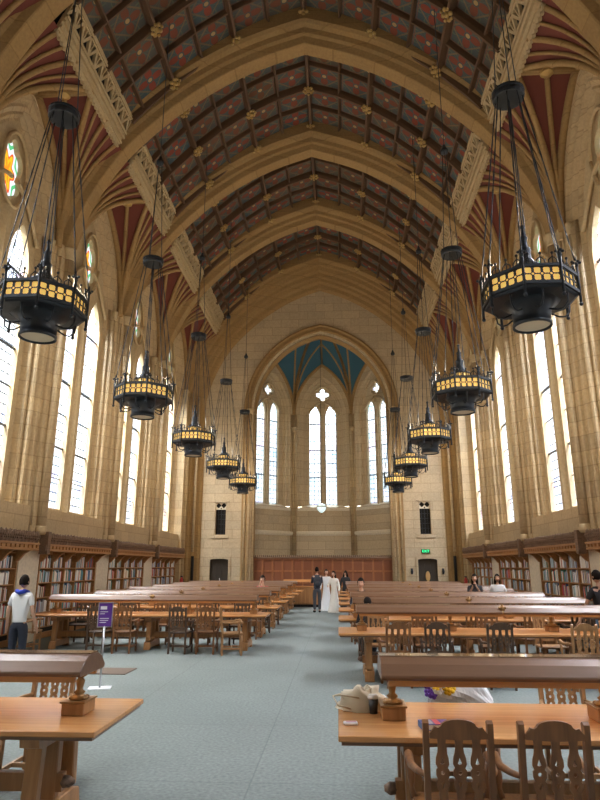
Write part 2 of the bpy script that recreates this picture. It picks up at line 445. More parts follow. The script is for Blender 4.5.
for i, (p, y, n) in enumerate(vis):
    o = b0 if i == 0 else b0.copy()
    if i: COL.objects.link(o)
    o.parent = ce; o.location = (p.x, y, p.y); o.rotation_euler = (0, math.atan2(n.x, n.y), 0)
    if i >= 99: o['kind'] = 'stuff'

# ------------------------------------------------------------------ pierced stone friezes along the vault edge
def frieze(sx, ya, yb):
    """tilted band from (5.48,13.72) outer bottom to (5.12,14.68) inner top"""
    A = Vector((5.48, 13.72)); B = Vector((5.10, 14.70)); d = (B - A); L = d.length; d /= L; n = Vector((-d.y, d.x)) * 1.0
    if n.x > 0: n = -n                     # towards the room
    def W(s, t, o): q = A + d * t + n * o; return (sx * q.x, ya + s, q.y)
    root = MB(); ln = yb - ya
    root.add([W(0, 0, -.25), W(ln, 0, -.25), W(ln, L, -.25), W(0, L, -.25)], [(0, 1, 2, 3)])
    r = root.build('trim_9', M['dark']); struct(r)
    holes = []; nx = max(2, round(ln / .42)); u = ln / nx
    for i in range(nx):
        x0 = i * u; m_ = .045
        holes.append([(x0 + .05, .52), (x0 + u - .05, .52), (x0 + u / 2, .80)])
        holes.append([(x0 + .02, .60), (x0 + u / 2 - .06, .86), (x0 + .02, .86)])
        holes.append([(x0 + u - .02, .60), (x0 + u - .02, .86), (x0 + u / 2 + .06, .86)])
    me = plate_mesh([(0, .46), (ln, .46), (ln, .92), (0, .92)], holes, .08)
    b = MB(); o = len(b.v)
    for v in me.vertices: b.v.append(W(v.co.x, v.co.y, v.co.z))
    for p in me.polygons: b.f.append(list(p.vertices))
    b.build('tracery', M['cream'], r)
    c = MB()
    for t0, t1, oo in ((.0, .10, .03), (.10, .16, .08), (.16, .27, .02), (.27, .33, .10), (.33, .42, .04), (.42, .48, .09), (.90, .96, .08), (.96, L, .03)):
        c.prism([(t0, -.06), (t1, -.06), (t1, oo), (t0, oo)], lambda t, o_: W(0, t, o_), lambda t, o_: W(ln, t, o_))
    c.build('moulding', M['cream'], r)
    s = MB(); k = round(ln / .15); u = ln / k
    for i in range(k):
        pts = [(u * i + u / 2 + u * .5 * cos(t), -.075 * sin(t)) for t in [pi * j / 5 for j in range(6)]]
        s.prism(pts, lambda a, b_: W(a, b_, -.05), lambda a, b_: W(a, b_, .05))
    s.build('scallop_edge', M['cream'], r)
    return r
fz = 0
ys = [-4.5] + ARCHES + [30.5]
for sx in (-1, 1):
    for a, b in zip(ys[2:], ys[3:]):
        o = frieze(sx, a + .48, b - .48); o.name = 'trim_%d' % (9 + fz); fz += 1

# ------------------------------------------------------------------ window bays
def arch_ring(w, spring, rise, r, z0, n=9):
    """pointed arch outline, half width w offset outward by r; returns (y,z) left foot -> apex -> right foot"""
    Rr = (rise * rise + w * w) / (2 * w); c = Rr - w; RR = Rr + r
    top = math.acos(min(1, c / RR)); half = [(-(RR * cos(top * j / n) - c), spring + RR * sin(top * j / n)) for j in range(n + 1)]
    half[-1] = (0, half[-1][1])
    L = [(-(w + r), z0)] + half
    return L + [(-y, z) for y, z in L[-2::-1]]
WS, WR = 10.0, 2.95           # spring, rise of the side windows (half width 1.5)
def light(x0, x1, z0, z1, rise):
    w = (x1 - x0) / 2; c = (x0 + x1) / 2
    a = arch_ring(w, z1 - rise, rise, 0, z0, 5)
    return [(c + y, z) for y, z in a]
def window(name, w, spring, rise, z0, lights, foils, prof, gm, frame, bars, sm='stone'):
    """frame(u, z, depth) -> world. depth 0 = glass plane, + into the room"""
    root = MB()
    rows = [[frame(y, z, d) for y, z in arch_ring(w, spring, rise, r, z0)] for r, d in prof]
    root.grid(rows, False)
    o = root.build(name, M[sm]); struct(o)
    out = arch_ring(w, spring, rise, .05, z0)
    me = plate_mesh(out, lights + [foil(*f) for f in foils], .16)
    t = MB()
    for v in me.vertices: t.v.append(frame(v.co.x, v.co.y, .06 + v.co.z * .9))
    for p in me.polygons: t.f.append(list(p.vertices))
    t.build('tracery', M['cream' if sm == 'stone' else sm], o)
    # mullion nose and cusped hood moulds
    mu = MB(); 
    mw = (lights[1][0][0] - lights[0][-1][0]) / 2
    zt = max(z for _, z in lights[0])
    mu.prism([(-mw * .95, .05), (-mw * .95, .13), (-mw * .6, .15), (-.08, .24), (.08, .24), (mw * .6, .15), (mw * .95, .13), (mw * .95, .05)], lambda a, b: frame(a, z0, b), lambda a, b: frame(a, zt, b))
    for s_ in (-1, 1):
        pts = [(s_ * (w - (w - .1) * j / 8), spring + .15 + 1.15 * sin(pi / 2 * j / 8) * rise / 3) for j in range(9)]
        mu.tube([frame(a, b, .22) for a, b in pts], .06, 6)
    for f in foils:
        rr = f[2] * 1.18; sy = f[7] if len(f) > 7 else 1
        mu.tube([frame(a, b, .22) for a, b in circ(f[0], f[1], rr, 16, rr * sy)] + [frame(f[0] + rr, f[1], .22)], .05, 6)
    mu.build('mullion', M['cream' if sm == 'stone' else sm], o)
    gp = MB()
    for L in lights:
        n = len(gp.f); gp.add([frame(a, b, 0) for a, b in L], [list(range(len(L)))]); gp.uv[n] = [(a + w, b) for a, b in L]
    gp.build('leaded_glass', gm, o)
    rp = MB()
    for f in foils:
        n = len(rp.f); sy = f[7] if len(f) > 7 else 1; P = circ(f[0], f[1], f[2] * 1.05, 16, f[2] * 1.05 * sy); rp.add([frame(a, b, 0) for a, b in P], [list(range(16))]); rp.uv[n] = [((a - f[0]) / f[2] * .62, (b - f[1]) / f[2] / sy * .62) for a, b in P]
    rp.build('rosette_glass', M['rose'] if sm == 'stone' else gm, o)
    bb = MB()
    for L in lights:
        xa, xb = L[0][0], L[-1][0]
        for i, zb in enumerate(bars):
            bb.bar(frame(xa, zb, .03), frame(xb, zb, .03), .05 if i % 2 == 0 else .025)
    bb.build('saddle_bar', M['iron'], o)
    return o
SPROF = [(0, -.05), (0, .08), (.04, .12), (.12, .12), (.16, .18), (.20, .22), (.27, .20), (.32, .26), (.38, .32), (.45, .30), (.52, .33), (.56, .41), (.75, .46)]
wn = 0
for sx in (-1, 1):
    for yc in BAYS:
        fr = lambda u, z, d, sx=sx, yc=yc: (sx * (7.45 - d), yc + u, z)
        lights = [light(-1.36, -.34, 3.42, 10.5, 1.2), light(.34, 1.36, 3.42, 10.5, 1.2)]
        foils = [(0, 11.55, .50, 6, 40, pi / 2, .22, 1.75)]
        wn += 1
        o = window('window_%d' % wn, 1.5, WS, WR, 3.3, lights, foils, SPROF, M['glassL' if sx < 0 else 'glassR'], fr, [9.2, 8.2, 7.2, 6.2, 5.2, 4.3])
        s = MB()
        s.prism([(7.55, 3.42), (7.38, 3.42), (6.98, 3.12), (6.98, 3.0), (7.08, 2.96), (7.55, 2.96)], lambda a, b: (sx * a, yc - 2.24, b), lambda a, b: (sx * a, yc + 2.24, b))
        s.build('window_sill', M['pale'], o)
    # wall faces between and around the windows, one continuous wall each side
    wl = MB()
    for yc in BAYS:
        hole = arch_ring(1.5, WS, WR, .72, 3.3)
        me = plate_mesh([(-2.5, 2.2), (2.5, 2.2), (2.5, 14.2), (-2.5, 14.2)], [hole], .1)
        for v in me.vertices: pass
        o = len(wl.v)
        for v in me.vertices: wl.v.append((sx * (6.98 - v.co.z), yc + v.co.x, v.co.y))
        for p in me.polygons: wl.f.append([i + o for i in p.vertices])
        wl.box(*sorted((sx * 7.02, sx * 7.6)), yc - 2.5, yc + 2.5, 2.2, 3.0)
        wl.box(*sorted((sx * 7.45, sx * 7.6)), yc - 2.5, yc + 2.5, 0, 2.3)
        for a_ in (-2.5, 2.1): wl.box(*sorted((sx * 7.02, sx * 7.6)), yc + a_, yc + a_ + .4, 3., 14.2)
    w_ = wl.build('wall_left' if sx < 0 else 'wall_right', M['stone']); struct(w_)
    ob = MB().add([(sx * 5.3, -5, 15.4), (sx * 5.3, 32, 15.4), (sx * 7.7, 32, 14.15), (sx * 7.7, -5, 14.15)], [(0, 1, 2, 3)]).box(*sorted((sx * 7.6, sx * 7.7)), -5, 31.4, -.1, 3.0).box(*sorted((sx * 6.9, sx * 7.7)), -5, -4.4, 0, 14.2).box(*sorted((sx * 6.9, sx * 7.7)), 30.5, 31.5, 0, 14.2).build('light_blocker', M['dark'], w_)  # unseen dark panels added to stop light leaking in around the walls
    # red vault webs and ribs
    TH = R(62)
    def fan(P, T, v):
        h = (1 - cos(TH * v)) / (1 - cos(TH)); z = sin(TH * v) / sin(TH)
        return (sx * (P[0] + (T[0] - P[0]) * h), P[1] + (T[1] - P[1]) * h, P[2] + (T[2] - P[2]) * z)
    for yc in BAYS[2:]:
        wb = MB(); ribs = MB(); sm_ = MB()
        for s_ in (-1, 1):
            P = (6.97, yc + s_ * 2.0, 10.5)
            if sx: P = (6.96, yc + s_ * 2.05, 10.5)
            tg = [(6.95, yc, 13.95), (6.6, yc, 13.95), (6.2, yc, 13.95), (5.8, yc, 13.93), (5.45, yc, 13.9), (5.45, yc + s_ * .5, 13.88), (5.45, yc + s_ * 1., 13.86), (5.45, yc + s_ * 1.5, 13.84), (5.45, yc + s_ * 1.95, 13.8), (5.45, yc + s_ * 2.4, 13.75)]
            wb.grid([[fan(P, T, v / 10) for v in range(11)] for T in tg])
            for j, rr in ((0, .11), (2, .07), (4, .08), (5, .045), (6, .07), (7, .045), (8, .06)):
                T = tg[j]; ribs.tube([fan((P[0] - .03, P[1], P[2]), (T[0], T[1], T[2] - .05), v / 10) for v in range(11)], rr, 6)
        ribs.tube([(sx * 7.0, yc, 13.85), (sx * 6.2, yc, 13.86), (sx * 5.45, yc, 13.82)], .10, 6)
        ribs.box(*sorted((sx * 6.9, sx * 5.5)), yc - .14, yc + .14, 13.82, 13.95)
        o = wb.build('trim_%d' % (19 + wn + int(yc)), M['web']); struct(o)
        ribs.build('vault_rib', M['arch'], o)
        MB().lathe([(.02, -.1), (.16, -.04), (.18, .02), (.1, .06)], (sx * 6.2, yc, 13.76), 8, False).build('boss', M['gild'], o)
# rename webs cleanly
i = 40
for o in list(bpy.data.objects):
    if o.name.startswith('trim_') and o.data and o.data.materials and o.data.materials[0] == M['web']:
        o.name = 'trim_%d' % i; i += 1

# ------------------------------------------------------------------ end wall with the apse
op = arch_ring(3.55, 9.7, 4.3, 0, -.01, 14)
dl = [(-1, [(5.30 - .02, 0), (5.30, 2.1)]), (1, None)]
def seg_door(cx, w, h, z0=-.005):
    return [(cx - w / 2, z0), (cx - w / 2, h - .06)] + [(cx + w / 2 * -cos(pi * j / 8), h - .06 + .06 * sin(pi * j / 8)) for j in range(1, 8)] + [(cx + w / 2, h - .06), (cx + w / 2, z0)]
def rect(x0, x1, z0, z1): return [(x0, z0), (x1, z0), (x1, z1), (x0, z1)]
holes = []
DX = 5.12
outer = [(-6.3, -.01)] + [(-6.3, 12.)] + [(-p.x, p.y) for p in offs(ARC, -.3)[::-1] if p.y > 12.1] + [(p.x, p.y) for p in offs(ARC, -.3)[1:] if p.y > 12.1] + [(6.3, 12.), (6.3, -.01)]
# outline walks round the apse opening at floor level, so build it as one loop
outer = [(6.3, -.01), (6.3, 12.)] + [(p.x, p.y) for p in offs(ARC, -.3)[::-1] if p.y > 12.1] + [(-p.x, p.y) for p in offs(ARC, -.3)[1:] if p.y > 12.1] + [(-6.3, 12.), (-6.3, -.01)]
outer = outer + [q for q in op]
ew_holes = [rect(s_ * DX - .27, s_ * DX + .27, 3.35, 4.95) for s_ in (-1, 1)] + [[(a, b if b > 0 else .02) for a, b in seg_door(s_ * DX, .95, 2.2)] for s_ in (-1, 1)]
me = plate_mesh(outer, ew_holes, .3)
w = MB()
for v in me.vertices: w.v.append((v.co.x, YE + .15 + v.co.z, v.co.y))
for p in me.polygons: w.f.append(list(p.vertices))
we = w.build('wall_end', M['ashlar']); struct(we)
ej = MB()
for s_ in (-1, 1):
    ej.box(*sorted((s_ * 6.3, s_ * 3.6)), YE - .02, YE, 2.95, 3.02)
    ej.box(s_ * DX - .42, s_ * DX + .42, YE - .06, YE, 3.18, 3.30)
    for zz in range(4):
        ww = .44 if zz % 2 else .56
        for q in (-1, 1): ej.box(*sorted((s_ * DX + q * .27, s_ * DX + q * ww)), YE - .025, YE, 3.35 + zz * .42, 3.35 + zz * .42 + .40)
    ej.box(s_ * DX - .45, s_ * DX + .45, YE - .025, YE, 4.95, 5.15)
ej.build('moulding', M['ashlar'], we)
# apse arch mouldings
am = MB()
am.grid([[(y, YE - .02 + d, z) for y, z in arch_ring(3.55, 9.7, 4.3, r, 0, 14)] for r, d in ((.52, .02), (.50, -.10), (.42, -.12), (.36, -.03), (.28, -.02), (.24, -.10), (.16, -.10), (.12, .02), (.04, .04), (0, .12), (0, .3), (-.12, .42), (-.12, .6))], False)
am.build('arch_moulding', M['arch'], we)
for s_ in (-1, 1):
    q = MB()
    for x_, y_, r_ in ((3.92, YE - .06, .07), (3.70, YE - .05, .08), (3.50, YE + .12, .07)): q.tube([(s_ * x_, y_, 0), (s_ * x_, y_, 9.6)], r_, 10)
    q.lathe([(.1, 0), (.14, .1), (.24, .3), (.16, .34)], (s_ * 3.70, YE, 9.5), 10)
    q.build('shaft', M['stone'], we)
    # niche windows and doors
    nx = s_ * DX
    n_ = MB().box(nx - .3, nx + .3, YE + .22, YE + .26, 3.3, 5.0).build('window_%d' % (20 + (s_ > 0)), M['dark']); struct(n_)
    hol = [foil(-.13, 4.80, .125, 4, 24, 0, .25), foil(.13, 4.80, .125, 4, 24, 0, .25), circ(0, 4.65, .04, 8)]
    me = plate_mesh(rect(-.28, .28, 4.6, 4.96), hol, .06); t = MB()
    for v in me.vertices: t.v.append((nx + v.co.x, YE + .12 + v.co.z, v.co.y))
    for p in me.polygons: t.f.append(list(p.vertices))
    t.build('tracery', M['pale'], n_)
    g = MB()
    for i in range(5): g.bar((nx - .27, YE + .18, 3.4 + i * .24), (nx + .27, YE + .18, 3.4 + i * .24), .02)
    for i in range(3): g.bar((nx - .15 + i * .15, YE + .18, 3.35), (nx - .15 + i * .15, YE + .18, 4.6), .02)
    g.build('grille', M['iron'], n_)
    d = MB(); d.prism(seg_door(nx, .98, 2.22, 0), lambda a, b: (a, YE + .16, b), lambda a, b: (a, YE + .22, b))
    do = d.build('door_%d' % (1 + (s_ > 0)), M['doorw']); struct(do)
    f = MB()
    for j in range(3): f.box(nx - .42 + j * .29, nx - .42 + j * .29 + .25, YE + .14, YE + .17, .15, 1.95)
    f.build('door_panel', M['doorw'], do)
    f = MB(); 
    f.prism(seg_door(nx, 1.12, 2.34, 0) + seg_door(nx, .93, 2.18, 0)[::-1], lambda a, b: (a, YE - .05, b), lambda a, b: (a, YE + .1, b))
    f.build('door_frame', M['ashlar'], do)
    if s_ > 0:
        MB().prism([(a, b) for a, b in circ(nx, 1.35, .11, 16, .24)], lambda a, b: (a, YE + .12, b), lambda a, b: (a, YE + .145, b)).build('brass_crest', mat('crest', (.8, .55, .25), .3, .6), do)
    else:
        h = MB(); h.tube([(nx + .02, YE + .10, 1.25), (nx + .06, YE + .08, 1.12), (nx + .02, YE + .10, 1.0)], .015, 6); h.build('door_handle', M['steel'], do)

# apse walls: back wall 3.3 m wide at Y 34.5 and two 45 degree sides
BY, BW = 34.6, 1.68
corner = [(-BW - 2.35, BY - 2.35), (-BW, BY), (BW, BY), (BW + 2.35, BY - 2.35)]
AS, AR = 10.2, 3.15
ap = MB(); apm = []
K = (0, 32.0, 15.1)
wall_ap = None
for i in range(3):
    A = Vector(corner[i]); B = Vector(corner[i + 1]); L = (B - A).length; c = (A + B) / 2; t = (B - A) / L; n = Vector((t.y, -t.x))
    if n.y > 0: n = -n
    def fr(u, z, d, c=c, t=t, n=n):
        q = c + t * u + n * (d - .45); return (q.x, q.y, z)
    ww = L / 2
    wallo = arch_ring(ww, AS, AR, 0, 0, 10)
    me = plate_mesh(wallo, [arch_ring(.92, 10.2, 1.9, .50, 5.0)], .06); o0 = len(ap.v)
    for v in me.vertices: ap.v.append(fr(v.co.x, v.co.y, .45 + v.co.z))
    for p in me.polygons: ap.f.append([a + o0 for a in p.vertices])
    lights = [light(-.78, -.17, 5.15, 11.0, .75), light(.17, .78, 5.15, 11.0, .75)]
    foils = [(0, 11.62, .38, 4, 48, 0, .5)] if i == 1 else [(0, 11.62, .32, 4, 48, 0, .5)]
    o = window('window_%d' % (22 + i), .92, 10.2, 1.9, 5.05, lights, foils, [(0, 0), (0, .1), (.06, .16), (.14, .16), (.18, .24), (.26, .26), (.30, .36), (.40, .40), (.46, .48), (.54, .46)], M['glassA'], fr, [9.85, 9.1, 8.3, 7.5, 6.7, 5.9], 'ashlar')
    s = MB(); s.prism([(0, 5.15), (.1, 5.15), (.5, 4.95), (.5, 4.8), (0, 4.8)], lambda d, z: fr(-1.44, z, d), lambda d, z: fr(1.44, z, d)); s.build('window_sill', M['pale'], o)
    st = MB(); st.prism([(.44, 3.45), (.5, 3.45), (.54, 3.55), (.54, 3.65), (.44, 3.7)], lambda d, z: fr(-ww, z, d), lambda d, z: fr(ww, z, d))
    for j in range(int(L / .16)): st.add([], [])
    apm.append(st)
    # blue webs: ruled from the wall arch to the diagonal ribs
    ring = arch_ring(ww, AS, AR, 0, AS, 10)[1:-1]
    m2 = len(ring) // 2
    for side, half in ((0, ring[:m2 + 1]), (1, ring[m2:][::-1])):
        P0 = fr(half[0][0], AS, .45)
        rows = []
        for j, (u, z) in enumerate(half):
            s_ = j / (len(half) - 1); th = pi / 2 * s_
            rib = (P0[0] + (K[0] - P0[0]) * (1 - cos(th * .8)) / (1 - cos(pi / 2 * .8)), P0[1] + (K[1] - P0[1]) * (1 - cos(th * .8)) / (1 - cos(pi / 2 * .8)), AS + (K[2] - AS) * sin(th * .8) / sin(pi / 2 * .8))
            w0 = fr(u, z, .45); rows.append([tuple(w0[q] + (rib[q] - w0[q]) * a / 4 for q in range(3)) for a in range(5)])
        apm.append(('web', rows)); apm.append(('rib', [r_[-1] for r_ in rows], [r_[0] for r_ in rows], rows))
wall_ap = ap.build('wall_apse', M['ashlar']); struct(wall_ap)
wbm = MB(); rbm = MB(); stm = MB()
for a in apm:
    if isinstance(a, MB): stm.add(a.v, a.f)
    elif a[0] == 'web': wbm.grid(a[1])
    else:
        rbm.tube(a[1], .09, 6); rbm.tube(a[2], .12, 6)
        rbm.tube([r_[2] for r_ in a[3]], .055, 6)
        rbm.tube([a[3][-1][j] for j in range(5)], .06, 6)
stm.build('string_course', M['pale'], wall_ap); 
wbm.build('vault_web', M['blue'], wall_ap); rbm.build('vault_rib', M['arch'], wall_ap)
for s_ in (-1, 1):   # closing webs towards the opening arch, corner shafts
    x0, y0 = s_ * corner[3][0], corner[3][1]
    w2 = MB(); rows = []
    for j in range(9):
        th = pi / 2 * .8 * j / 8
        f_ = (1 - cos(th)) / (1 - cos(pi / 2 * .8)); z = AS + (K[2] - AS) * sin(th) / sin(pi / 2 * .8)
        rows.append([(x0 * (1 - f_), y0 + (K[1] - y0) * f_, z), (x0 * (1 - f_), YE + .25, z + .05)])
    w2.grid(rows); w2.build('vault_web', M['blue'], wall_ap)
    sh = MB()
    for dx, dy, r_ in ((0, 0, .09), (s_ * .13, -.1, .05), (-s_ * .13, -.05, .05)): sh.tube([(s_ * BW + dx, BY + dy - .06, 2.4), (s_ * BW + dx, BY + dy - .06, AS + .1)], r_, 8)
    sh.lathe([(.1, 0), (.13, .1), (.22, .25), (.15, .3)], (s_ * BW, BY - .06, 9.3), 10)
    sh.build('shaft', M['stone'], wall_ap)
om = MB()
for s_ in (-1, 1): om.box(*sorted((s_ * 4.0, s_ * 4.2)), 31.3, 32.5, 0, 15.6); om.box(*sorted((s_ * 3.9, s_ * 6.6)), 31.42, 31.55, 0, 18.5)
for s_ in (-1, 1):
    for zz in ((0, 4.9), (13.35, 15.6)): om.add([(s_ * 1.6, 35.1, zz[0]), (s_ * 4.5, 32.3, zz[0]), (s_ * 4.5, 32.3, zz[1]), (s_ * 1.6, 35.1, zz[1])], [(0, 1, 2, 3)])
om.box(-2, 2, 35.1, 35.2, 0, 4.9).box(-2, 2, 35.1, 35.2, 13.35, 15.6)
om.box(-4.2, 4.2, 31.45, 31.55, 14.3, 18.8)
om.build('light_blocker', M['dark'], wall_ap)  # unseen dark boxes added to close light gaps round the apse
fo = MB(); fo.box(-5, 5, 31.3, 36, 15.4, 15.5); fo.build('roof_backing', M['dark'], wall_ap)  # unseen dark lid over the apse against light leaks
# wainscot screen across the opening
wc = MB().box(-3.5, 3.5, YE + .42, YE + .5, 0, 2.25).build('trim_90', mat('wainscot_field', (.19, .062, .026), .5)); struct(wc)  # darker field, shade of the recessed panels is put into the colour
f = MB(); nP = 14; u = 7.0 / nP
for i in range(nP + 1): f.box(-3.5 + i * u - .045, -3.5 + i * u + .045, YE + .37, YE + .42, .1, 2.2)
for z_ in (.1, 1.0, 1.55, 2.12): f.box(-3.5, 3.5, YE + .38, YE + .42, z_, z_ + .08)
f.build('panel_frame', M['wains'], wc)
f = MB(); f.box(-3.56, 3.56, YE + .3, YE + .5, 2.2, 2.27)
for i in range(70): f.ell((-3.45 + i * .1, YE + .36, 2.31), .045, .035, .055, 6, 4)
f.build('carved_crest', M['carve'], wc)

# ------------------------------------------------------------------ things on the end wall
t = MB().box(4.85, 5.25, YE - .07, YE, 2.44, 2.62).build('exit_sign', mat('sign_case', (.02, .10, .05), .5))
tag(t, 'small green illuminated exit sign above the dark door on the right', 'sign')
cu = bpy.data.curves.new('letters', 'FONT'); cu.body = 'EXIT'; cu.size = .17; cu.extrude = .004; cu.align_x = 'CENTER'
to = bpy.data.objects.new('letters', cu); COL.objects.link(to)
me = bpy.data.meshes.new_from_object(to.evaluated_get(bpy.context.evaluated_depsgraph_get())); bpy.data.objects.remove(to)
me.materials.clear(); me.materials.append(mat('green_letters', (0, .5, .15), .5, emit=(.05, 1., .35), es=1.6))
lo = bpy.data.objects.new('letters', me); COL.objects.link(lo); lo.parent = t; lo.location = (5.05, YE - .078, 2.475); lo.rotation_euler = (R(90), 0, 0)
for i, dx in enumerate((-.78, .72)):
    s = MB(); s.box(DX + dx - .05, DX + dx + .05, YE - .04, YE, 1.45, 1.72); s.lathe([(.02, -.1), (.07, 0), (.05, .12), (.01, .16)], (DX + dx, YE - .08, 1.55), 8)
    tag(s.build('wall_sconce', M['iron']), 'small dark wall fixture on the stone just %s of the right-hand door' % ('left', 'right')[i], 'wall light')
for s_ in (-1, 1):
    x = s_ * 6.62
    e = MB(); e.lathe([(.075, 0), (.08, .03), (.08, .38), (.03, .44), (.03, .48)], (x, 29.72, .85), 12)
    o = tag(e.build('fire_extinguisher', mat('red_cylinder', (.6, .03, .03), .35)), 'red fire extinguisher on the wall beyond the %s-hand bookcases' % ('left' if s_ < 0 else 'right'), 'fire extinguisher')
    h = MB(); h.box(x - .05, x + .05, 29.68, 29.76, 1.33, 1.38); h.tube([(x + .03, 29.70, 1.33), (x + .11, 29.66, 1.2), (x + .1, 29.66, .95)], .012, 6)
    h.box(x - .03, x + .03, 29.72, 29.87, 1.1, 1.14)
    h.build('valve_and_hose', M['iron'], o)
# glass globe hanging in the apse
g = empty('globe_pendant', (-.05, 32.6, 4.75))
tag(g, 'small pale glass globe pendant hanging in front of the central apse window', 'pendant lamp')
MB().lathe([(.02, -.22), (.12, -.17), (.22, -.04), (.24, .1), (.18, .22), (.06, .27)], n=14).build('globe', mat('pale_globe', (.6, .75, .75), .2, emit=(.75, .95, .95), es=.8), g)
MB().lathe([(.25, .08), (.265, .1), (.25, .13)], n=14).build('metal_band', M['brass'], g)
MB().lathe([(.03, -.3), (.05, -.26), (.02, -.2)], n=8).build('finial', M['brass'], g)
MB().tube([(0, 0, .27), (0, -.0, 10.0)], .012, 5).build('cord', M['iron'], g)

# ------------------------------------------------------------------ bookcases
BC = []       # cells for the books
def bookcase(sx, yc, label, group):
    root = empty('bookcase', (sx * 7.1, yc, 0)); tag(root, label, 'bookcase', group)
    W, D = 3.86, .40
    X = lambda d: -sx * d     # d: distance towards the room from local origin (x=0 at back of front plane)
    def bx(mb, d0, d1, y0, y1, z0, z1): mb.box(*sorted((X(d0), X(d1))), y0, y1, z0, z1)
    c = MB(); bx(c, -.30, -.27, -W / 2, W / 2, .1, 2.25); bx(c, -.28, .12, -W / 2, -W / 2 + .05, 0, 2.25); bx(c, -.28, .12, W / 2 - .05, W / 2, 0, 2.25)
    c.build('carcass', M['shelf'], root)
    c = MB(); bx(c, -.28, .16, -W / 2, W / 2, .02, .16); c.build('plinth', M['shelf'], root)
    c = MB(); bx(c, -.2, .10, -W / 2 + .05, W / 2 - .05, .16, .28); c.build('kick_grille', M['dark'], root)
    nc = 5; u = (W - .1) / nc
    for i in range(1, nc):
        y = -W / 2 + .05 + i * u; c = MB(); bx(c, -.28, .12, y - .022, y + .022, .28, 2.16); c.build('divider', M['shelf'], root)
    for k_ in range(6):
        z = .28 + k_ * .372; c = MB(); bx(c, -.28, .105, -W / 2 + .05, W / 2 - .05, z - .012, z + .016); c.build('shelf', M['shelf'], root)
        if k_ < 5:
            for i in range(nc): BC.append((sx, yc, i, k_, sx * 7.1, yc - W / 2 + .05 + i * u + .028, yc - W / 2 + .05 + (i + 1) * u - .028, z + .016, root['label'], label))
    for i in range(nc + 1):   # curved brackets under the cornice
        y = -W / 2 + .05 + i * u; y = min(max(y, -W / 2 + .05), W / 2 - .05)
        pr = [(.1, 1.93), (.16, 1.95), (.22, 2.02), (.30, 2.12), (.44, 2.2), (.1, 2.2)]
        c = MB(); c.prism(pr, lambda d, z: (X(d), y - .04, z), lambda d, z: (X(d), y + .04, z)); c.build('bracket', M['shelf'], root)
    W2 = 4.5
    c = MB(); bx(c, -.3, .46, -W2 / 2, W2 / 2, 2.2, 2.25); bx(c, -.3, .42, -W2 / 2, W2 / 2, 2.25, 2.34); bx(c, -.3, .48, -W2 / 2, W2 / 2, 2.34, 2.38)
    for i in range(22): bx(c, .42, .455, -W2 / 2 + .1 + i * .205, -W2 / 2 + .2 + i * .205, 2.26, 2.33)
    c.build('cornice', M['shelf'], root)
    c = MB(); rows = []
    n = 120
    for i in range(n + 1):
        y = -W2 / 2 + W2 * i / n; j = .012 * ((i * 7) % 5) + .03 * abs(sin(i * .55))
        rows.append([(X(.42), y, 2.38), (X(.44 + .02 * sin(i * 1.3)), y, 2.45), (X(.45 + .025 * sin(i * 2.1 + 1)), y, 2.53), (X(.44), y, 2.60 + j), (X(.40), y, 2.58 + j), (X(.38), y, 2.38)])
    c.grid(rows, False)
    for i in range(90):
        y = -W2 / 2 + .05 + i * (W2 - .1) / 89
        c.ell((X(.455), y, 2.43 + .05 * (i % 2) + .055), .03, .022, .035, 6, 4)
    c.build('carved_crest', M['carve'], root)
    for s_ in (-1, 1):
        c = MB(); y = s_ * (W2 / 2 + .1); bx(c, .30, .52, y - .08, y + .08, 2.12, 2.68); bx(c, -.3, .5, y - .12, y + .12, 2.2, 2.36)
        if s_ < 0 : c.build('crest_post', M['carve'], root)
    return root
ordn = ['nearest', 'second', 'third', 'farthest']
for sx in (-1, 1):
    for i, yc in enumerate(BAYS[3:]):
        if yc == 28.: yy = 27.95
        else: yy = yc
        bookcase(sx, yy, 'tall oak bookcase under carved cornice, %s of four along the %s wall' % (ordn[i], 'left' if sx < 0 else 'right'), 'wall bookcases')

BCOLS = [('white', (.85, .84, .82), 18), ('cream', (.74, .67, .54), 11), ('pale blue', (.46, .62, .74), 9), ('blue', (.07, .16, .36), 6), ('red', (.45, .05, .04), 5), ('black', (.03, .03, .035), 5), ('green', (.08, .22, .16), 4), ('grey', (.32, .33, .35), 6), ('brown', (.20, .09, .05), 5), ('teal', (.07, .30, .34), 4), ('pink', (.62, .30, .28), 3)]
BM = [mat('book_cover_' + n.replace(' ', '_'), c, .55) for n, c, w in BCOLS]
pool = [i for i, b in enumerate(BCOLS) for _ in range(b[2])]
books = []
for cell in BC:
    sx, yc, col, row, x, ya, yb, z, lab, _ = cell
    rr = random.Random(int(yc * 10) + col * 31 + row * 7 + (sx > 0) * 999)
    y = ya; k_ = 0; lim = yb - rr.choice((0, 0, 0, 0, .02, .06, .16))
    base = rr.choice(pool)
    while True:
        t = rr.uniform(.026, .062)
        if y + t > lim: break
        h = rr.uniform(.24, .325); d = rr.uniform(.17, .23)
        ci = rr.choice(pool) if rr.random() < .8 else base
        books.append([sx, yc, col, row, x, y, t, h, d, ci, k_, z])
        y += t + .002; k_ += 1
def score(b):
    X, Y = b[4] - .8, b[5] - 0
    a = X / Y
    if not (-.555 < a < .405): return -1
    return b[7] * b[6] * abs(X) / Y ** 3 * (1 if b[3] > 1 or b[0] < 0 else .4)
order = sorted(range(len(books)), key=lambda i: -score(books[i]))
top = set(order[:300])
unit = MB().box(0, 1, 0, 1, 0, 1)
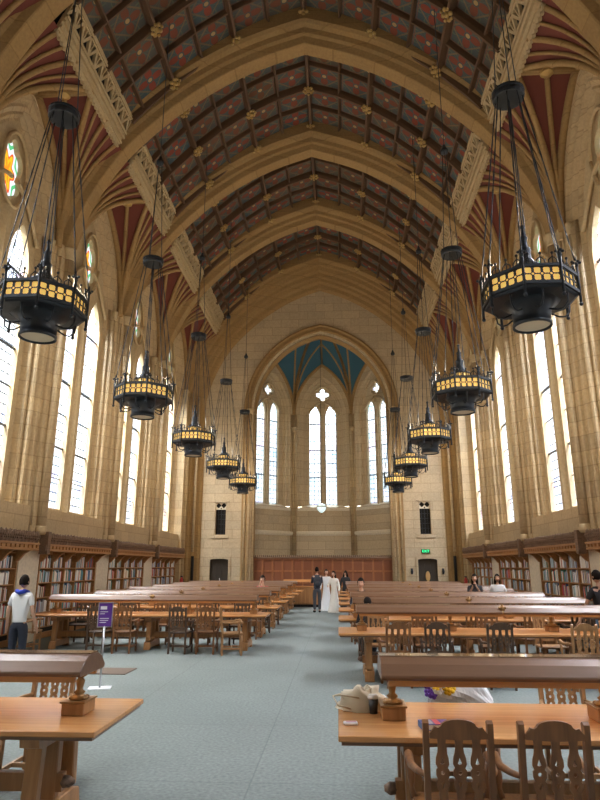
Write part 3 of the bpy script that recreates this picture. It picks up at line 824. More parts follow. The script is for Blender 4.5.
def bookgeo(mb, b, ox, oy, oz):
    sx = b[0]; fx = -sx
    x1 = b[4] + fx * .075; x0 = x1 - fx * b[8]
    # cover boards, rounded spine and recessed page block
    y0, y1, z0, z1 = b[5], b[5] + b[6], b[11], b[11] + b[7]
    sp = [(x0, y0), (x1 - fx * .006, y0), (x1, y0 + b[6] * .25), (x1, y1 - b[6] * .25), (x1 - fx * .006, y1), (x0, y1), (x0, y1 - .004), (x1 - fx * .008, y1 - .004), (x1 - fx * .008, y0 + .004), (x0, y0 + .004)]
    mb.prism(sp, lambda a, c: (a - ox, c - oy, z0 - oz), lambda a, c: (a - ox, c - oy, z1 - oz))
def pages(mb, b, ox, oy, oz):
    fx = -b[0]; x1 = b[4] + fx * .075; x0 = x1 - fx * b[8]
    mb.box(*sorted((x0 + fx * .005 - ox, x1 - fx * .008 - ox)), b[5] + .004 - oy, b[5] + b[6] - .004 - oy, b[11] + .004 - oz, b[11] + b[7] - .004 - oz)
PM = mat('book_pages', (.7, .66, .56), .8)
rown = ['bottom', 'second', 'middle', 'fourth', 'top']
coln = ['nearest', 'second', 'third', 'fourth', 'farthest']
def ordi(n):
    return str(n) + ('th' if 10 <= n % 100 <= 20 else {1: 'st', 2: 'nd', 3: 'rd'}.get(n % 10, 'th'))
bi = {13.: 'nearest', 18.: 'second', 23.: 'third', 27.95: 'farthest'}
for i in sorted(top):
    b = books[i]; ox = b[4]; oy = b[5] + b[6] / 2; oz = b[11]
    mb = MB(); bookgeo(mb, b, ox, oy, oz); o = mb.build('book', BM[b[9]]); o.location = (ox, oy, oz)
    p = MB(); pages(p, b, ox, oy, oz); p.build('page_block', PM, o)
    side = 'left' if b[0] < 0 else 'right'
    tag(o, '%s book, %s on %s shelf, %s column, %s bookcase, %s wall' % (BCOLS[b[9]][0], ordi(b[10] + 1), rown[b[3]], coln[b[2]], bi[b[1]], side), 'book', 'books on the wall shelves')
rest = {}
bs = MB(); fmat = []
for i in range(len(books)):
    if i in top: continue
    n0 = len(bs.f); bookgeo(bs, books[i], 0, 0, 0); fmat += [books[i][9]] * (len(bs.f) - n0)
    n0 = len(bs.f); pages(bs, books[i], 0, 0, 0); fmat += [len(BM)] * (len(bs.f) - n0)
so = bs.build('books', BM[0])
for m_ in BM[1:] + [PM]: so.data.materials.append(m_)
for p, m_ in zip(so.data.polygons, fmat): p.material_index = m_
tag(so, 'rows of many-coloured books filling the shelves farther down both walls', 'books', 'books on the wall shelves', 'stuff')

# ------------------------------------------------------------------ chandeliers
def hexpt(r, k, z, ph=R(22.5)): return (r * cos(pi / 4 * k + ph), r * sin(pi / 4 * k + ph), z)
ch = empty('chandelier', (0, 0, 0))
RO = .635
d = MB()
for k_ in range(8):
    a, b = hexpt(RO, k_, 0), hexpt(RO, k_ + 1, 0)
    for z_ in (5.47, 5.72):
        d.bar((a[0], a[1], z_), (b[0], b[1], z_), .045, .045)
d.grid([[hexpt(r_, k_, z_) for k_ in range(8)] for r_, z_ in ((RO, 5.47), (RO * .985, 5.43), (RO * .94, 5.41), (.42, 5.40), (.36, 5.45))], False, True)
d.build('drum', M['iron'], ch)
g = MB(); g.grid([[hexpt(RO - .03, k_, z_) for k_ in range(8)] for z_ in (5.48, 5.71)], False, True); g.build('amber_panel', M['gold'], ch)
la = MB()
side = RO * .765
hol = []
for i in range(4):
    cx = -side / 2 + side * (i + .5) / 4
    for cz in (.058, .160): hol.append(foil(cx, cz, .053, 4, 16, pi / 4, .22))
    if i < 3: hol.append(circ(cx + side / 8, .109, .02, 6))
pm = plate_mesh(rect(-side / 2, side / 2, .0, .218), hol, .012)
for k_ in range(8):
    a, b = Vector(hexpt(RO, k_, 5.487)), Vector(hexpt(RO, k_ + 1, 5.487)); c = (a + b) / 2; t = (b - a).normalized()
    o0 = len(la.v)
    for v in pm.vertices: la.v.append(tuple(c + t * v.co.x + Vector((0, 0, v.co.y)) + Vector((-t.y, t.x, 0)) * -v.co.z))
    for p in pm.polygons: la.f.append([q + o0 for q in p.vertices])
la.build('pierced_band', M['iron'], ch)
MB().lathe([(.46, 5.41), (.40, 5.405), (.335, 5.385), (.29, 5.34), (.265, 5.28), (.255, 5.20), (.252, 5.12), (.268, 5.115), (.268, 5.065), (.245, 5.06), (.23, 5.12)], n=24).build('bell', M['iron'], ch)
MB().lathe([(.235, 5.09), (.235, 5.10)], n=20).build('diffuser_lens', mat('frosted_lens', (.5, .42, .28), .4, emit=(1., .85, .6), es=.10), ch)
for k_ in range(8):   # curved brackets under the plate, corner posts with fleurons, cresting
    pp = [hexpt(.54, k_ + .5, 5.40), hexpt(.53, k_ + .5, 5.28), hexpt(.46, k_ + .5, 5.21), hexpt(.38, k_ + .5, 5.21), hexpt(.27, k_ + .5, 5.26)]
    MB().tube(pp, .013, 5).build('scroll_bracket', M['iron'], ch)
    x, y, _ = hexpt(RO + .015, k_, 0)
    f = MB(); f.tube([(x, y, 5.30), (x, y, 5.86)], .02, 6); f.ell((x, y, 5.29), .03, .03, .03, 6, 4); f.ell((x, y, 5.88), .03, .03, .05, 6, 4)
    for q in range(4): f.ell((x + .045 * cos(q * pi / 2), y + .045 * sin(q * pi / 2), 5.91), .025, .025, .02, 6, 4)
    f.tube([(x, y, 5.86), (x, y, 6.0)], [.02, .006], 5)
    f.build('corner_finial', M['iron'], ch)
    c = MB(); a, b = Vector(hexpt(RO - .01, k_, 5.74)), Vector(hexpt(RO - .01, k_ + 1, 5.74))
    for q in range(3):
        p0 = a.lerp(b, (q + .15) / 3); p1 = a.lerp(b, (q + .5) / 3); p2 = a.lerp(b, (q + .85) / 3)
        c.tube([p0, p0 + Vector((0, 0, .06)), p1 + Vector((0, 0, .11)), p2 + Vector((0, 0, .06)), p2], .010, 4)
        c.tube([p1, p1 + Vector((0, 0, .16))], .009, 4); c.ell(tuple(p1 + Vector((0, 0, .16))), .022, .022, .022, 6, 4)
    c.build('cresting', M['iron'], ch)
MB().lathe([(.20, 5.4), (.20, 5.72), (.215, 5.93), (.17, 5.98)], n=12).build('inner_lantern', M['gold'], ch)
c = MB()
for k_ in range(12): c.bar((.21 * cos(k_ * pi / 6), .21 * sin(k_ * pi / 6), 5.70), (.22 * cos(k_ * pi / 6), .22 * sin(k_ * pi / 6), 5.95), .018)
c.lathe([(.225, 5.82), (.225, 5.84)], n=12); c.lathe([(.225, 5.93), (.22, 5.97), (.16, 6.0)], n=12)
c.build('lantern_cage', M['iron'], ch)
MB().lathe([(.15, 5.98), (.13, 6.04), (.09, 6.11), (.08, 6.22), (.09, 6.26), (.055, 6.30), (.045, 6.42), (.06, 6.45), (.03, 6.49), (.02, 6.6), (.04, 6.63), (.01, 6.68)], n=10).build('spire', M['iron'], ch)
ZD = 8.93
for k_ in range(8):
    x, y, _ = hexpt(RO, k_, 0); q = hexpt(.2, k_, ZD - .05)
    L = MB(); a = Vector((x, y, 5.95)); b = Vector(q); n = 16
    pts = [a.lerp(b, j / n) for j in range(n + 1)]
    L.tube(pts, [.007 if j % 2 else .013 for j in range(n + 1)], 5)
    L.build('chain', M['iron'], ch)
MB().tube([(0, 0, 6.65), (0, 0, ZD)], .009, 5).build('centre_cable', M['iron'], ch)
c = MB(); c.lathe([(.235, -.06), (.245, -.02), (.235, .04), (.25, .05), (.25, .08), (.21, .09), (.21, -.06)], (0, 0, ZD), 18, False)
for j in range(6): c.bar((0, 0, ZD - .03), (.235 * cos(j * pi / 3), .235 * sin(j * pi / 3), ZD - .03), .025)
c.lathe([(.06, -.06), (.07, 0), (.05, .1)], (0, 0, ZD), 8); c.lathe([(.12, -.04), (.125, -.03), (.12, -.02)], (0, 0, ZD), 12)
c.build('spreader_disc', M['iron'], ch)
for k_ in range(3):
    t = k_ * 2 * pi / 3 + .4
    MB().tube([(.2 * cos(t), .2 * sin(t), ZD + .06), (.05 * cos(t), .05 * sin(t), 11.7)], .009, 5).build('cable', M['iron'], ch)
MB().lathe([(.03, -.1), (.09, -.07), (.10, .02), (.06, .06), (.04, .14), (.015, .18)], (0, 0, 11.75), 10).build('cable_knob', M['iron'], ch)
MB().tube([(0, 0, 11.85), (0, 0, 16.15)], .010, 5).build('ceiling_cable', M['iron'], ch)
tc = tree(ch)
cl = ['nearest', 'second', 'third', 'fourth', 'farthest']
for sx in (-1, 1):
    for i in range(5):
        o = ch if (sx < 0 and i == 0) else dup_t(tc)
        o.location = (sx * 3.57, 8.2 + 5 * i, 0); o.rotation_euler = (0, 0, 0)
        tag(o, 'black iron chandelier with gilt pierced band, %s of five in the %s-hand row' % (cl[i], 'left' if sx < 0 else 'right'), 'chandelier', 'hanging chandeliers')
        L = bpy.data.lights.new('chandelier_light', 'POINT'); L.energy = 150; L.color = (1., .80, .54); L.shadow_soft_size = .2
        lo = bpy.data.objects.new('chandelier_light', L); COL.objects.link(lo); lo.location = (sx * 3.57, 8.2 + 5 * i, 6.15)
        lo.location.x += .0; lo.location.y += .38

# ------------------------------------------------------------------ tables
TL, TD = 5.42, 1.07
def make_table():
    r = empty('reading_table'); tag(r, '', 'table')
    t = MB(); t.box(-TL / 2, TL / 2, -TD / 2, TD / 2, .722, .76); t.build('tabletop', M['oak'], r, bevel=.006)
    t = MB(); t.box(-TL / 2 + .02, TL / 2 - .02, -TD / 2 + .015, TD / 2 - .015, .70, .722); t.build('edge_moulding', M['hood'], r)
    for x in (-TL / 2 + .5, 0, TL / 2 - .5):
        e = MB()
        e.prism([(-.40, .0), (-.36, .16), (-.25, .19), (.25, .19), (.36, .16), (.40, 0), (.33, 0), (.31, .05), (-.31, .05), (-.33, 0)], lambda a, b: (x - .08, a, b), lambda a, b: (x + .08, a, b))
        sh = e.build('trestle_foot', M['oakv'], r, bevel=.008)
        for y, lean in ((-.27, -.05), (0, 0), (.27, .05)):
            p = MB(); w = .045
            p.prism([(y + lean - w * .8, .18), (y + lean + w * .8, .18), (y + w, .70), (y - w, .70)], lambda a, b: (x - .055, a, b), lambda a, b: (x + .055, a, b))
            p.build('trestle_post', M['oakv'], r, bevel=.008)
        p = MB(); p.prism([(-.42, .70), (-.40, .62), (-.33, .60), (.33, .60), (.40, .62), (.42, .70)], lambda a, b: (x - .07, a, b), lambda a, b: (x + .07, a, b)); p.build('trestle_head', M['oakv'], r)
    s = MB(); s.box(-TL / 2 + .4, TL / 2 - .4, -.035, .035, .24, .36); s.build('stretcher', M['oakv'], r)
    for x in (-TL / 2 + .38, TL / 2 - .38):
        MB().tube([(x - .06, 0, .3), (x - .02, 0, .3), (x + .02, 0, .3), (x + .06, 0, .3)], [.02, .045, .04, .015], 8).build('turned_knob', M['carve'], r)
    return r
def make_lamp():
    r = empty('reading_lamp'); tag(r, '', 'lamp')
    HL = TL - .5
    sec = [(-.235, 1.045), (-.25, 1.065), (-.245, 1.08), (-.17, 1.145), (-.075, 1.185), (.075, 1.185), (.17, 1.145), (.245, 1.08), (.25, 1.065), (.235, 1.045)]
    for x0, x1 in ((-HL / 2, -.012), (.012, HL / 2)):
        h = MB(); h.prism([(a, b - .76) for a, b in sec], lambda a, b: (x0, a, b), lambda a, b: (x1, a, b)); h.build('hood', M['hood'], r, bevel=.004)
    h = MB(); h.prism([(a * 1.04, b - .76 + .004) for a, b in sec], lambda a, b: (-.012, a, b), lambda a, b: (.012, a, b)); h.ell((0, -.2, .37), .05, .03, .05, 8, 6)
    for k_ in range(5): h.ell((.05 * cos(k_ * 1.257 + .3), -.2, .37 + .05 * sin(k_ * 1.257 + .3)), .022, .02, .022, 6, 4)
    h.build('seam_ornament', M['brass'], r)
    for x0, x1 in ((-HL / 2, -.012), (.012, HL / 2)): MB().box(x0, x1, -.078, .078, .422, .431).build('top_cap', M['sheen'], r)  # added pale glossy strip standing in for reflected light along the hood
    for y in (-.2, .2):
        b = MB(); b.box(-HL / 2 + .05, HL / 2 - .05, y - .02, y + .02, .245, .285); b.build('light_rail', M['oak'], r)  # brighter oak stands in for the lamp glow under the hood
    b = MB(); b.box(-HL / 2 + .1, HL / 2 - .1, -.17, .17, .28, .286); b.build('reflector', mat('lamp_reflector', (.9, .8, .6), .5, emit=(1., .72, .38), es=.8) if 'refl' not in M else M['refl'], r)
    for x in (-TL / 2 + .34, -.85, .85, TL / 2 - .34):
        b = MB(); b.box(x - .085, x + .085, -.115, .115, 0, .085); b.build('base_block', M['oakv'], r, bevel=.006)
        b = MB(); b.box(x - .095, x + .095, -.125, .125, .085, .098)
        b.lathe([(.07, .098), (.075, .105), (.055, .12), (.03, .13), (.045, .145), (.022, .165), (.03, .2), (.035, .225), (.02, .245), (.05, .265), (.05, .285)], (x, 0, 0), 12)
        for q in range(4): b.ell((x + .06 * cos(q * pi / 2 + .8), .06 * sin(q * pi / 2 + .8), .11), .02, .02, .014, 6, 4)
        b.build('brass_post', M['brass'], r)
    return r
T0 = make_table(); tT = tree(T0); L0 = make_lamp(); tL = tree(L0)
ROWS_R = [4.97] + [11.3 + 2.77 * k_ for k_ in range(7)]
ROWS_L = [4.97] + [14.95 + 2.77 * k_ for k_ in range(6)]
CXR, CXL = 3.49, -3.555
nth = ['nearest', 'second', 'third', 'fourth', 'fifth', 'sixth', 'seventh', 'eighth']
first = True
for sname, cx, rows in (('right', CXR, ROWS_R), ('left', CXL, ROWS_L)):
    for i, y in enumerate(rows):
        t = T0 if first else dup_t(tT); l = L0 if first else dup_t(tL); first = False
        t.location = (cx, y, 0); l.location = (cx + (.06 if cx > 0 else 0), y, .7605)
        last = i == len(rows) - 1
        pos = '%s to the camera' % nth[i] if i == 0 else ('farthest down the hall' if last else '%s row from the camera' % nth[i])
        tag(t, 'long golden oak reading table on the %s of the aisle, %s' % (sname, pos), 'table', 'long reading tables')
        tag(l, 'long brown hooded reading lamp on the %s-hand table, %s' % (sname, pos), 'lamp', 'hooded table lamps')

# ------------------------------------------------------------------ chairs
def make_chair(wm):
    r = empty('library_armchair'); W = .183
    yb = lambda z: -.21 - max(0, z - .45) * .10      # raked back
    s = MB(); s.prism([(-.215, -.20), (.215, -.20), (.24, .22), (-.24, .22)], lambda a, b: (a, b, .415), lambda a, b: (a, b, .45)); s.build('seat', wm, r, bevel=.008)
    for sx in (-1, 1):
        p = MB(); p.prism([(-.235, 0), (-.195, 0), (-.19, .45), (-.24, .93), (-.235, .955), (-.262, .97), (-.285, .955), (-.285, .93), (-.235, .45)], lambda a, b: (sx * W - .017, a, b), lambda a, b: (sx * W + .017, a, b))
        p.build('back_post', wm, r)
        l = MB(); l.tube([(sx * .215, .19, .0), (sx * .215, .19, .05), (sx * .215, .19, .2), (sx * .215, .19, .41)], [.018, .026, .02, .026], 8); l.build('front_leg', wm, r)
        a = MB(); a.tube([(sx * .185, -.225, .67), (sx * .225, -.12, .665), (sx * .245, .03, .655), (sx * .248, .15, .68), (sx * .25, .22, .66)], [.016, .02, .024, .028, .02], 8); a.build('arm', wm, r)
        u = MB(); u.tube([(sx * .225, .14, .44), (sx * .235, .145, .5), (sx * .236, .15, .56), (sx * .245, .14, .66)], [.022, .014, .026, .016], 8); u.build('arm_post', wm, r)
        t = MB(); t.bar((sx * .208, -.2, .14), (sx * .215, .19, .14), .022, .035); t.build('side_stretcher', wm, r)
    t = MB(); t.bar((-.21, .0, .14), (.21, .0, .14), .022, .035); t.build('cross_stretcher', wm, r)
    def onback(me, nm, z0=0):
        b = MB()
        for v in me.vertices: b.v.append((v.co.x, yb(v.co.y) - .03 + v.co.z, v.co.y))
        for p in me.polygons: b.f.append(list(p.vertices))
        return b.build(nm, wm, r)
    top = [(-W + .018, .878), (0, .87), (W - .018, .878), (W - .02, .905), (.145, .925), (.135, .94), (.115, .935), (.10, .945)] + [(.10 * cos(pi * j / 8), .945 + .035 * sin(pi * j / 8)) for j in range(1, 8)] + [(-.10, .945), (-.115, .935), (-.135, .94), (-.145, .925), (-W + .02, .905)]
    onback(plate_mesh(top, [], .026), 'crest_rail')
    onback(plate_mesh([(-W + .02, .50), (W - .02, .50), (W - .02, .545), (0, .56), (-W + .02, .545)], [], .024), 'lower_rail')
    for cx in (-.098, 0, .098):
        pr = [(.54, .026), (.60, .023), (.622, .036), (.652, .036), (.662, .028), (.682, .037), (.712, .037), (.722, .028), (.742, .038), (.775, .035), (.805, .025), (.85, .021), (.885, .026)]
        out = [(cx + h, z) for z, h in pr] + [(cx - h, z) for z, h in pr[::-1]]
        hs = [circ(cx, .697, .012, 8), [(cx - .012, .745), (cx, .739), (cx + .012, .745), (cx, .778)], [(cx, .615), (cx + .013, .642), (cx, .655), (cx - .013, .642)]]
        onback(plate_mesh(out, hs, .014), 'splat')
    return r
protos = {k_: make_chair(M[k_]) for k_ in ('chair', 'chairdark', 'chairlite')}
tP = {k_: tree(v) for k_, v in protos.items()}
used = set()
wn_ = {'chair': 'brown oak armchair', 'chairdark': 'dark stained armchair', 'chairlite': 'light oak armchair'}
def chair(x, y, rz, kind, where, group):
    o = protos[kind] if kind not in used else dup_t(tP[kind]); used.add(kind)
    o.location = (x, y, 0); o.rotation_euler = (0, 0, R(rz)); tag(o, wn_[kind] + ' ' + where, 'chair', group)
    return o
# front right table
chair(1.47, 4.22, 0, 'chair', 'in the foreground, left of the two at the near right table', 'armchairs at the reading tables')
chair(2.01, 4.22, 0, 'chair', 'in the foreground, right of the two at the near right table', 'armchairs at the reading tables')
chair(2.78, 5.88, 180, 'chairlite', 'on the far side of the near right table, right of the bouquet', 'armchairs at the reading tables')
bq = (1.86, 5.88)
chair(bq[0], bq[1], 180, 'chair', 'on the far side of the near right table, holding the wrapped bouquet', 'armchairs at the reading tables')
chair(-1.90, 5.88, 180, 'chairlite', 'on the far side of the near left table', 'armchairs at the reading tables')
chair(-3.0, 5.90, 180, 'chairdark', 'on the far side of the near left table, farther from the aisle', 'armchairs at the reading tables')
# second left table, individually turned
yl = ROWS_L[1]
for x, y, rz, kd, w_ in [(-1.52, yl - .98, -78, 'chairlite', 'turned sideways at the near aisle corner of the second left table'), (-2.12, yl - .78, 4, 'chair', 'at the second left table, beside the sideways one'), (-2.70, yl - .80, -3, 'chairdark', 'at the second left table, darkest, third from the aisle'),
                         (-3.95, yl - .80, 3, 'chair', 'at the second left table just right of the purple sign'), (-4.52, yl - .78, -4, 'chairdark', 'at the second left table, dark, just left of the purple sign'), (-6.1, yl - .85, -80, 'chairlite', 'turned sideways at the far left end of the second left table')]:
    chair(x, y, rz, kd, w_, 'armchairs at the reading tables')
kk = ['chair', 'chairdark', 'chair', 'chairlite', 'chair']
rq = random.Random(3)
for sname, cx, rows in (('right', CXR, ROWS_R), ('left', CXL, ROWS_L)):
    for i, y in enumerate(rows):
        if i == 0: continue
        for sd in (-1, 1):
            if sname == 'left' and i == 1 and sd < 0: continue
            if i >= 4 and sd > 0: continue
            for j in range(5):
                off = -2.05 + j * 1.02 + rq.uniform(-.12, .12)
                if sname == 'left': off = -off
                kd = rq.choice(kk); x = cx + off; yy = y + sd * (.66 + rq.uniform(0, .16))
                if sname == 'right' and i == 1 and sd < 0:
                    x = [1.70, 2.36, 3.30, 4.55, 5.75][j]; kd = ['chair', 'chairdark', 'chairdark', 'chairlite', 'chair'][j]
                if sname == 'right' and i == 2 and j == 0 and sd < 0: x = 1.42; yy = y - .82
                aj = ['nearest the aisle', 'second from the aisle', 'third from the aisle', 'fourth from the aisle', 'farthest from the aisle'][j].replace('the aisle', 'aisle')
                chair(x, yy, (0 if sd < 0 else 180) + rq.uniform(-6, 6), kd, 'on %s side of %s %s-hand table, %s' % ('near' if sd < 0 else 'far', nth[i], sname, aj), 'armchairs at the reading tables')

# ------------------------------------------------------------------ service desk at the far end
dk = empty('service_desk', (-.6, 30.0, 0)); tag(dk, 'golden oak service desk across the end of the aisle, before the panelling', 'desk')
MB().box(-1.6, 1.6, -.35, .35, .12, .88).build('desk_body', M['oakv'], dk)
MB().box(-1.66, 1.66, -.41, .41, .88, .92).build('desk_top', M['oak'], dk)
MB().box(-1.55, 1.55, -.30, .3, 0, .12).build('toe_kick', M['dark'], dk)
for i in range(5):
    x = -1.55 + i * .63
    f = MB(); f.box(x, x + .05, -.37, -.35, .15, .86); f.box(x + .56, x + .6, -.37, -.35, .15, .86); f.box(x, x + .6, -.37, -.35, .15, .2); f.box(x, x + .6, -.37, -.35, .81, .86); f.build('desk_panel', M['oakv'], dk)
dl = empty('desk_lamp', (-.6, 30.05, .9205)); tag(dl, 'short pale hooded lamp standing on the service desk', 'lamp')
MB().prism([(-.16, .2), (-.1, .3), (.1, .3), (.16, .2)], lambda a, b: (-1.2, a, b), lambda a, b: (1.2, a, b)).build('hood', M['oak'], dl)
for x in (-.9, .9): MB().lathe([(.06, 0), (.06, .03), (.02, .05), (.02, .2)], (x, 0, 0), 8).build('brass_post', M['brass'], dl)

# ------------------------------------------------------------------ sign stand, mat
sg = empty('sign_stand', (-2.93, 10.12, 0), R(14)); tag(sg, 'slim silver floor stand with a purple notice, standing on the carpet left of the aisle', 'sign')
MB().box(-.17, .17, -.13, .13, 0, .012).build('base_plate', mat('white_plate', (.75, .77, .8), .3), sg)
MB().tube([(0, 0, .012), (0, 0, .91)], .014, 8).build('pole', M['steel'], sg)
sf = MB().box(-.115, .115, -.008, .008, .89, 1.27).build('sign_frame', M['steel'], sg)
MB().box(-.10, .10, -.011, -.008, .905, 1.255).build('purple_notice', mat('purple_print', (.12, .035, .30), .4), sf)
MB().box(-.08, .02, -.0125, -.011, 1.16, 1.21).build('printed_line', mat('white_print', (.85, .85, .9), .5), sf)
w_ = MB()
for z_, x1 in ((1.12, .04), (1.09, -.01), (1.02, .06), (.99, .05), (.96, .02)): w_.box(-.08, x1, -.0125, -.011, z_, z_ + .01)
w_.build('small_print', mat('white_print2', (.85, .85, .9), .5), sf)
for z_ in (): pass
tag(MB().prism([(-4.2, 11.35), (-2.95, 11.35), (-2.95, 12.0), (-4.2, 12.0)], lambda a, b: (a, b, .0), lambda a, b: (a, b, .014)).build('floor_mat', mat('brown_mat', (.14, .10, .075), .95)), 'brown rectangular mat lying on the carpet behind the sign stand', 'mat')

# ------------------------------------------------------------------ things on the near right table
TT = .7602
# canvas tote bag, lying slumped
bag = empty('tote_bag', (.96, 5.22, TT)); tag(bag, 'slumped beige canvas tote bag on the aisle end of the near right table', 'bag')
mb = MB(); rows = []
for i in range(9):
    t = i / 8; z = .02 + .115 * sin(pi * t * .55); 
    ring = []
    for k_ in range(18):
        a = 2 * pi * k_ / 18; rr = 1 + .13 * sin(3 * a + i) + .07 * sin(7 * a + 2 * i)
        ring.append((.19 * rr * cos(a) * (1 - .75 * t ** 2) + .03 * t, .12 * rr * sin(a) * (1 - .6 * t ** 2), .004 + z * (1 + .22 * sin(2 * a) + .12 * sin(5 * a + i)) if i else .002))
    rows.append(ring)
mb.grid(rows, True, True); mb.f.append([i + 8 * 18 for i in range(18)]); mb.build('bag_body', mat('beige_canvas', (.62, .54, .40), .9), bag)
mb = MB(); mb.tube([(-.08, -.1, .02), (-.18, -.13, .05), (-.22, -.05, .10), (-.14, .02, .11), (-.04, .0, .11)], .006, 6)
mb.tube([(-.02, -.1, .1), (-.15, -.12, .12), (-.19, .03, .09), (-.08, .08, .09)], .006, 6); mb.build('strap', mat('tan_strap', (.5, .41, .27), .9), bag)
mb = MB(); mb.prism([(-.04, 0), (.16, -.03), (.20, .06), (.05, .12), (-.06, .08)], lambda a, b: (a, b, .075), lambda a, b: (a * .9, b, .125 + a * -.15)); mb.build('plastic_sleeve', mat('clear_sleeve', (.68, .76, .84), .15), bag)
cup = empty('coffee_cup', (1.045, 5.08, TT)); tag(cup, 'black takeaway coffee cup with a white lid beside the tote bag', 'cup')
MB().lathe([(.028, 0), (.038, .105)], n=16).build('cup_body', mat('black_sleeve', (.03, .03, .03), .6), cup)
MB().lathe([(.041, .105), (.041, .118), (.035, .125), (.034, .132)], n=16).build('lid', mat('white_lid', (.75, .73, .70), .4), cup)
tp = empty('tissue_packet', (.865, 4.74, TT), R(4)); tag(tp, 'small white and pink tissue packet on the near right table corner', 'packet')
MB().box(-.05, .05, -.03, .03, 0, .018).build('packet_body', mat('white_packet', (.82, .78, .78), .4), tp, bevel=.006)
MB().box(-.03, .04, -.012, .012, .018, .0195).build('pink_flap', mat('pink_flap', (.65, .3, .38), .4), tp)
bk = empty('textbook', (1.44, 4.68, TT), R(6)); tag(bk, 'thick blue and red textbook lying on the near right table behind the left chair', 'book')
MB().box(-.10, .10, -.07, .07, 0, .004).build('cover', mat('navy_cover', (.03, .06, .25), .35), bk)
MB().box(-.10, .10, -.07, .07, .034, .038).build('cover', mat('navy_cover2', (.04, .07, .30), .35), bk)
MB().box(-.10, -.096, -.07, .07, .004, .034).build('spine', mat('blue_spine', (.05, .2, .4), .35), bk)
MB().box(-.096, .095, -.066, .066, .004, .034).build('page_block', PM, bk)
MB().box(-.01, .03, -.07, .07, .038, .0388).build('red_stripe', mat('red_band', (.6, .05, .08), .4), bk)
MB().box(-.075, -.02, -.05, .05, .038, .0388).build('grey_stripe', mat('grey_band', (.35, .38, .45), .4), bk)
MB().box(.045, .09, -.05, .05, .038, .0388).build('violet_stripe', mat('violet_band', (.18, .08, .4), .4), bk)
# paper cup on the second right table
pc = empty('paper_cup', (CXR + 1.68, ROWS_R[1] - .2, TT)); tag(pc, 'tall tan paper cup standing on the second right table', 'cup')
MB().lathe([(.04, 0), (.055, .17)], n=16).build('cup_body', mat('tan_card', (.62, .45, .27), .7), pc)
MB().lathe([(.058, .17), (.058, .18), (.05, .19)], n=16).build('lid', mat('tan_lid', (.70, .55, .38), .5), pc)
# bouquet standing on the seat of the chair
bo = empty('flower_bouquet', (bq[0] - .02, bq[1] - .02, .4505)); tag(bo, 'wrapped bouquet of yellow, purple and white flowers lying across a chair seat', 'bouquet')
mb = MB(); rows = []
for i in range(16):
    t = i / 15; c = Vector((.24 - .46 * t, .0, .20 + .17 * t + .05 * sin(t * 3))); ring = []
    for k_ in range(32):
        a = 2 * pi * k_ / 32; rr = (.045 + .13 * sin(pi * min(1, t * .62 + .06))) * (1 + .06 * sin(4 * a + i * .9) + .05 * sin(9 * a + i * .5))
        ring.append((c.x + rr * .45 * cos(a), c.y + rr * .8 * sin(a), max(.002, c.z + rr * cos(a))))
    rows.append(ring)
mb.grid(rows, False, True); mb.build('paper_wrap', mat('white_tissue', (.78, .80, .82), .7), bo)
fc = [((.85, .55, .02), 'yellow'), ((.16, .05, .40), 'purple'), ((.85, .84, .78), 'white')]
FM = [mat('petal_' + n, c, .7) for c, n in fc]
rf = random.Random(5)
for k_ in range(34):
    a = rf.uniform(0, 2 * pi); q = rf.uniform(0, .12)
    p = Vector((-.19 + rf.uniform(-.10, .10), -.07 - abs(q * cos(a)), .40 + q * sin(a) * .7)); mb = MB()
    mb.ell(tuple(p), .018, .018, .016, 6, 4)
    for j in range(5): mb.ell((p.x + .022 * cos(j * 1.257), p.y + .02 * sin(j * 1.257) - .004, p.z + .018 * sin(j * 1.257)), .02, .016, .018, 6, 4)
    mb.build('flower', FM[1 if p.x < -.25 else (0 if k_ % 5 < 2 else (1 if k_ % 5 == 2 and p.x > -.14 else 2))], bo)
mb = MB()
for k_ in range(12): mb.prism([(-.02, 0), (0, .08), (.02, 0)], lambda a, b, k_=k_: (-.20 + a, -.1 + .018 * k_, .36 + b), lambda a, b, k_=k_: (-.215 + a, -.095 + .018 * k_, .36 + b))
mb.build('leaf', mat('leaf_green', (.08, .2, .06), .7), bo)

# ------------------------------------------------------------------ people
def skin(name, nodes, edges, mat_, parent, sub=1, root=0):
    me = bpy.data.meshes.new(name); me.from_pydata([n[0] for n in nodes], edges, [])
    o = bpy.data.objects.new(name, me); COL.objects.link(o)
    md = o.modifiers.new('s', 'SKIN'); md.use_smooth_shade = True
    for i, n in enumerate(nodes):
        v = me.skin_vertices[0].data[i]; r = n[1]; v.radius = r if isinstance(r, tuple) else (r, r); v.use_root = i == root
    s = o.modifiers.new('u', 'SUBSURF'); s.levels = sub; s.render_levels = sub
    dg = bpy.context.evaluated_depsgraph_get(); m2 = bpy.data.meshes.new_from_object(o.evaluated_get(dg))
    bpy.data.objects.remove(o)
    for p in m2.polygons: p.use_smooth = True
    m2.materials.clear(); m2.materials.append(mat_)
    r_ = bpy.data.objects.new(name, m2); COL.objects.link(r_)
    if parent: r_.parent = parent
    return r_
SK = {'a': mat('skin_light', (.55, .33, .23), .6), 'b': mat('skin_tan', (.42, .24, .15), .6)}
HAIR = mat('dark_hair', (.014, .010, .008), .9); HAIR.node_tree.nodes['Principled BSDF'].inputs['Specular IOR Level'].default_value = .15
EYE = mat('eye_dark', (.02, .015, .01), .3)
CL = {}
EYEW = mat('eye_white', (.75, .73, .70), .3)
def cloth(n, c):
    if n not in CL: CL[n] = mat('cloth_' + n, c, .85)
    return CL[n]
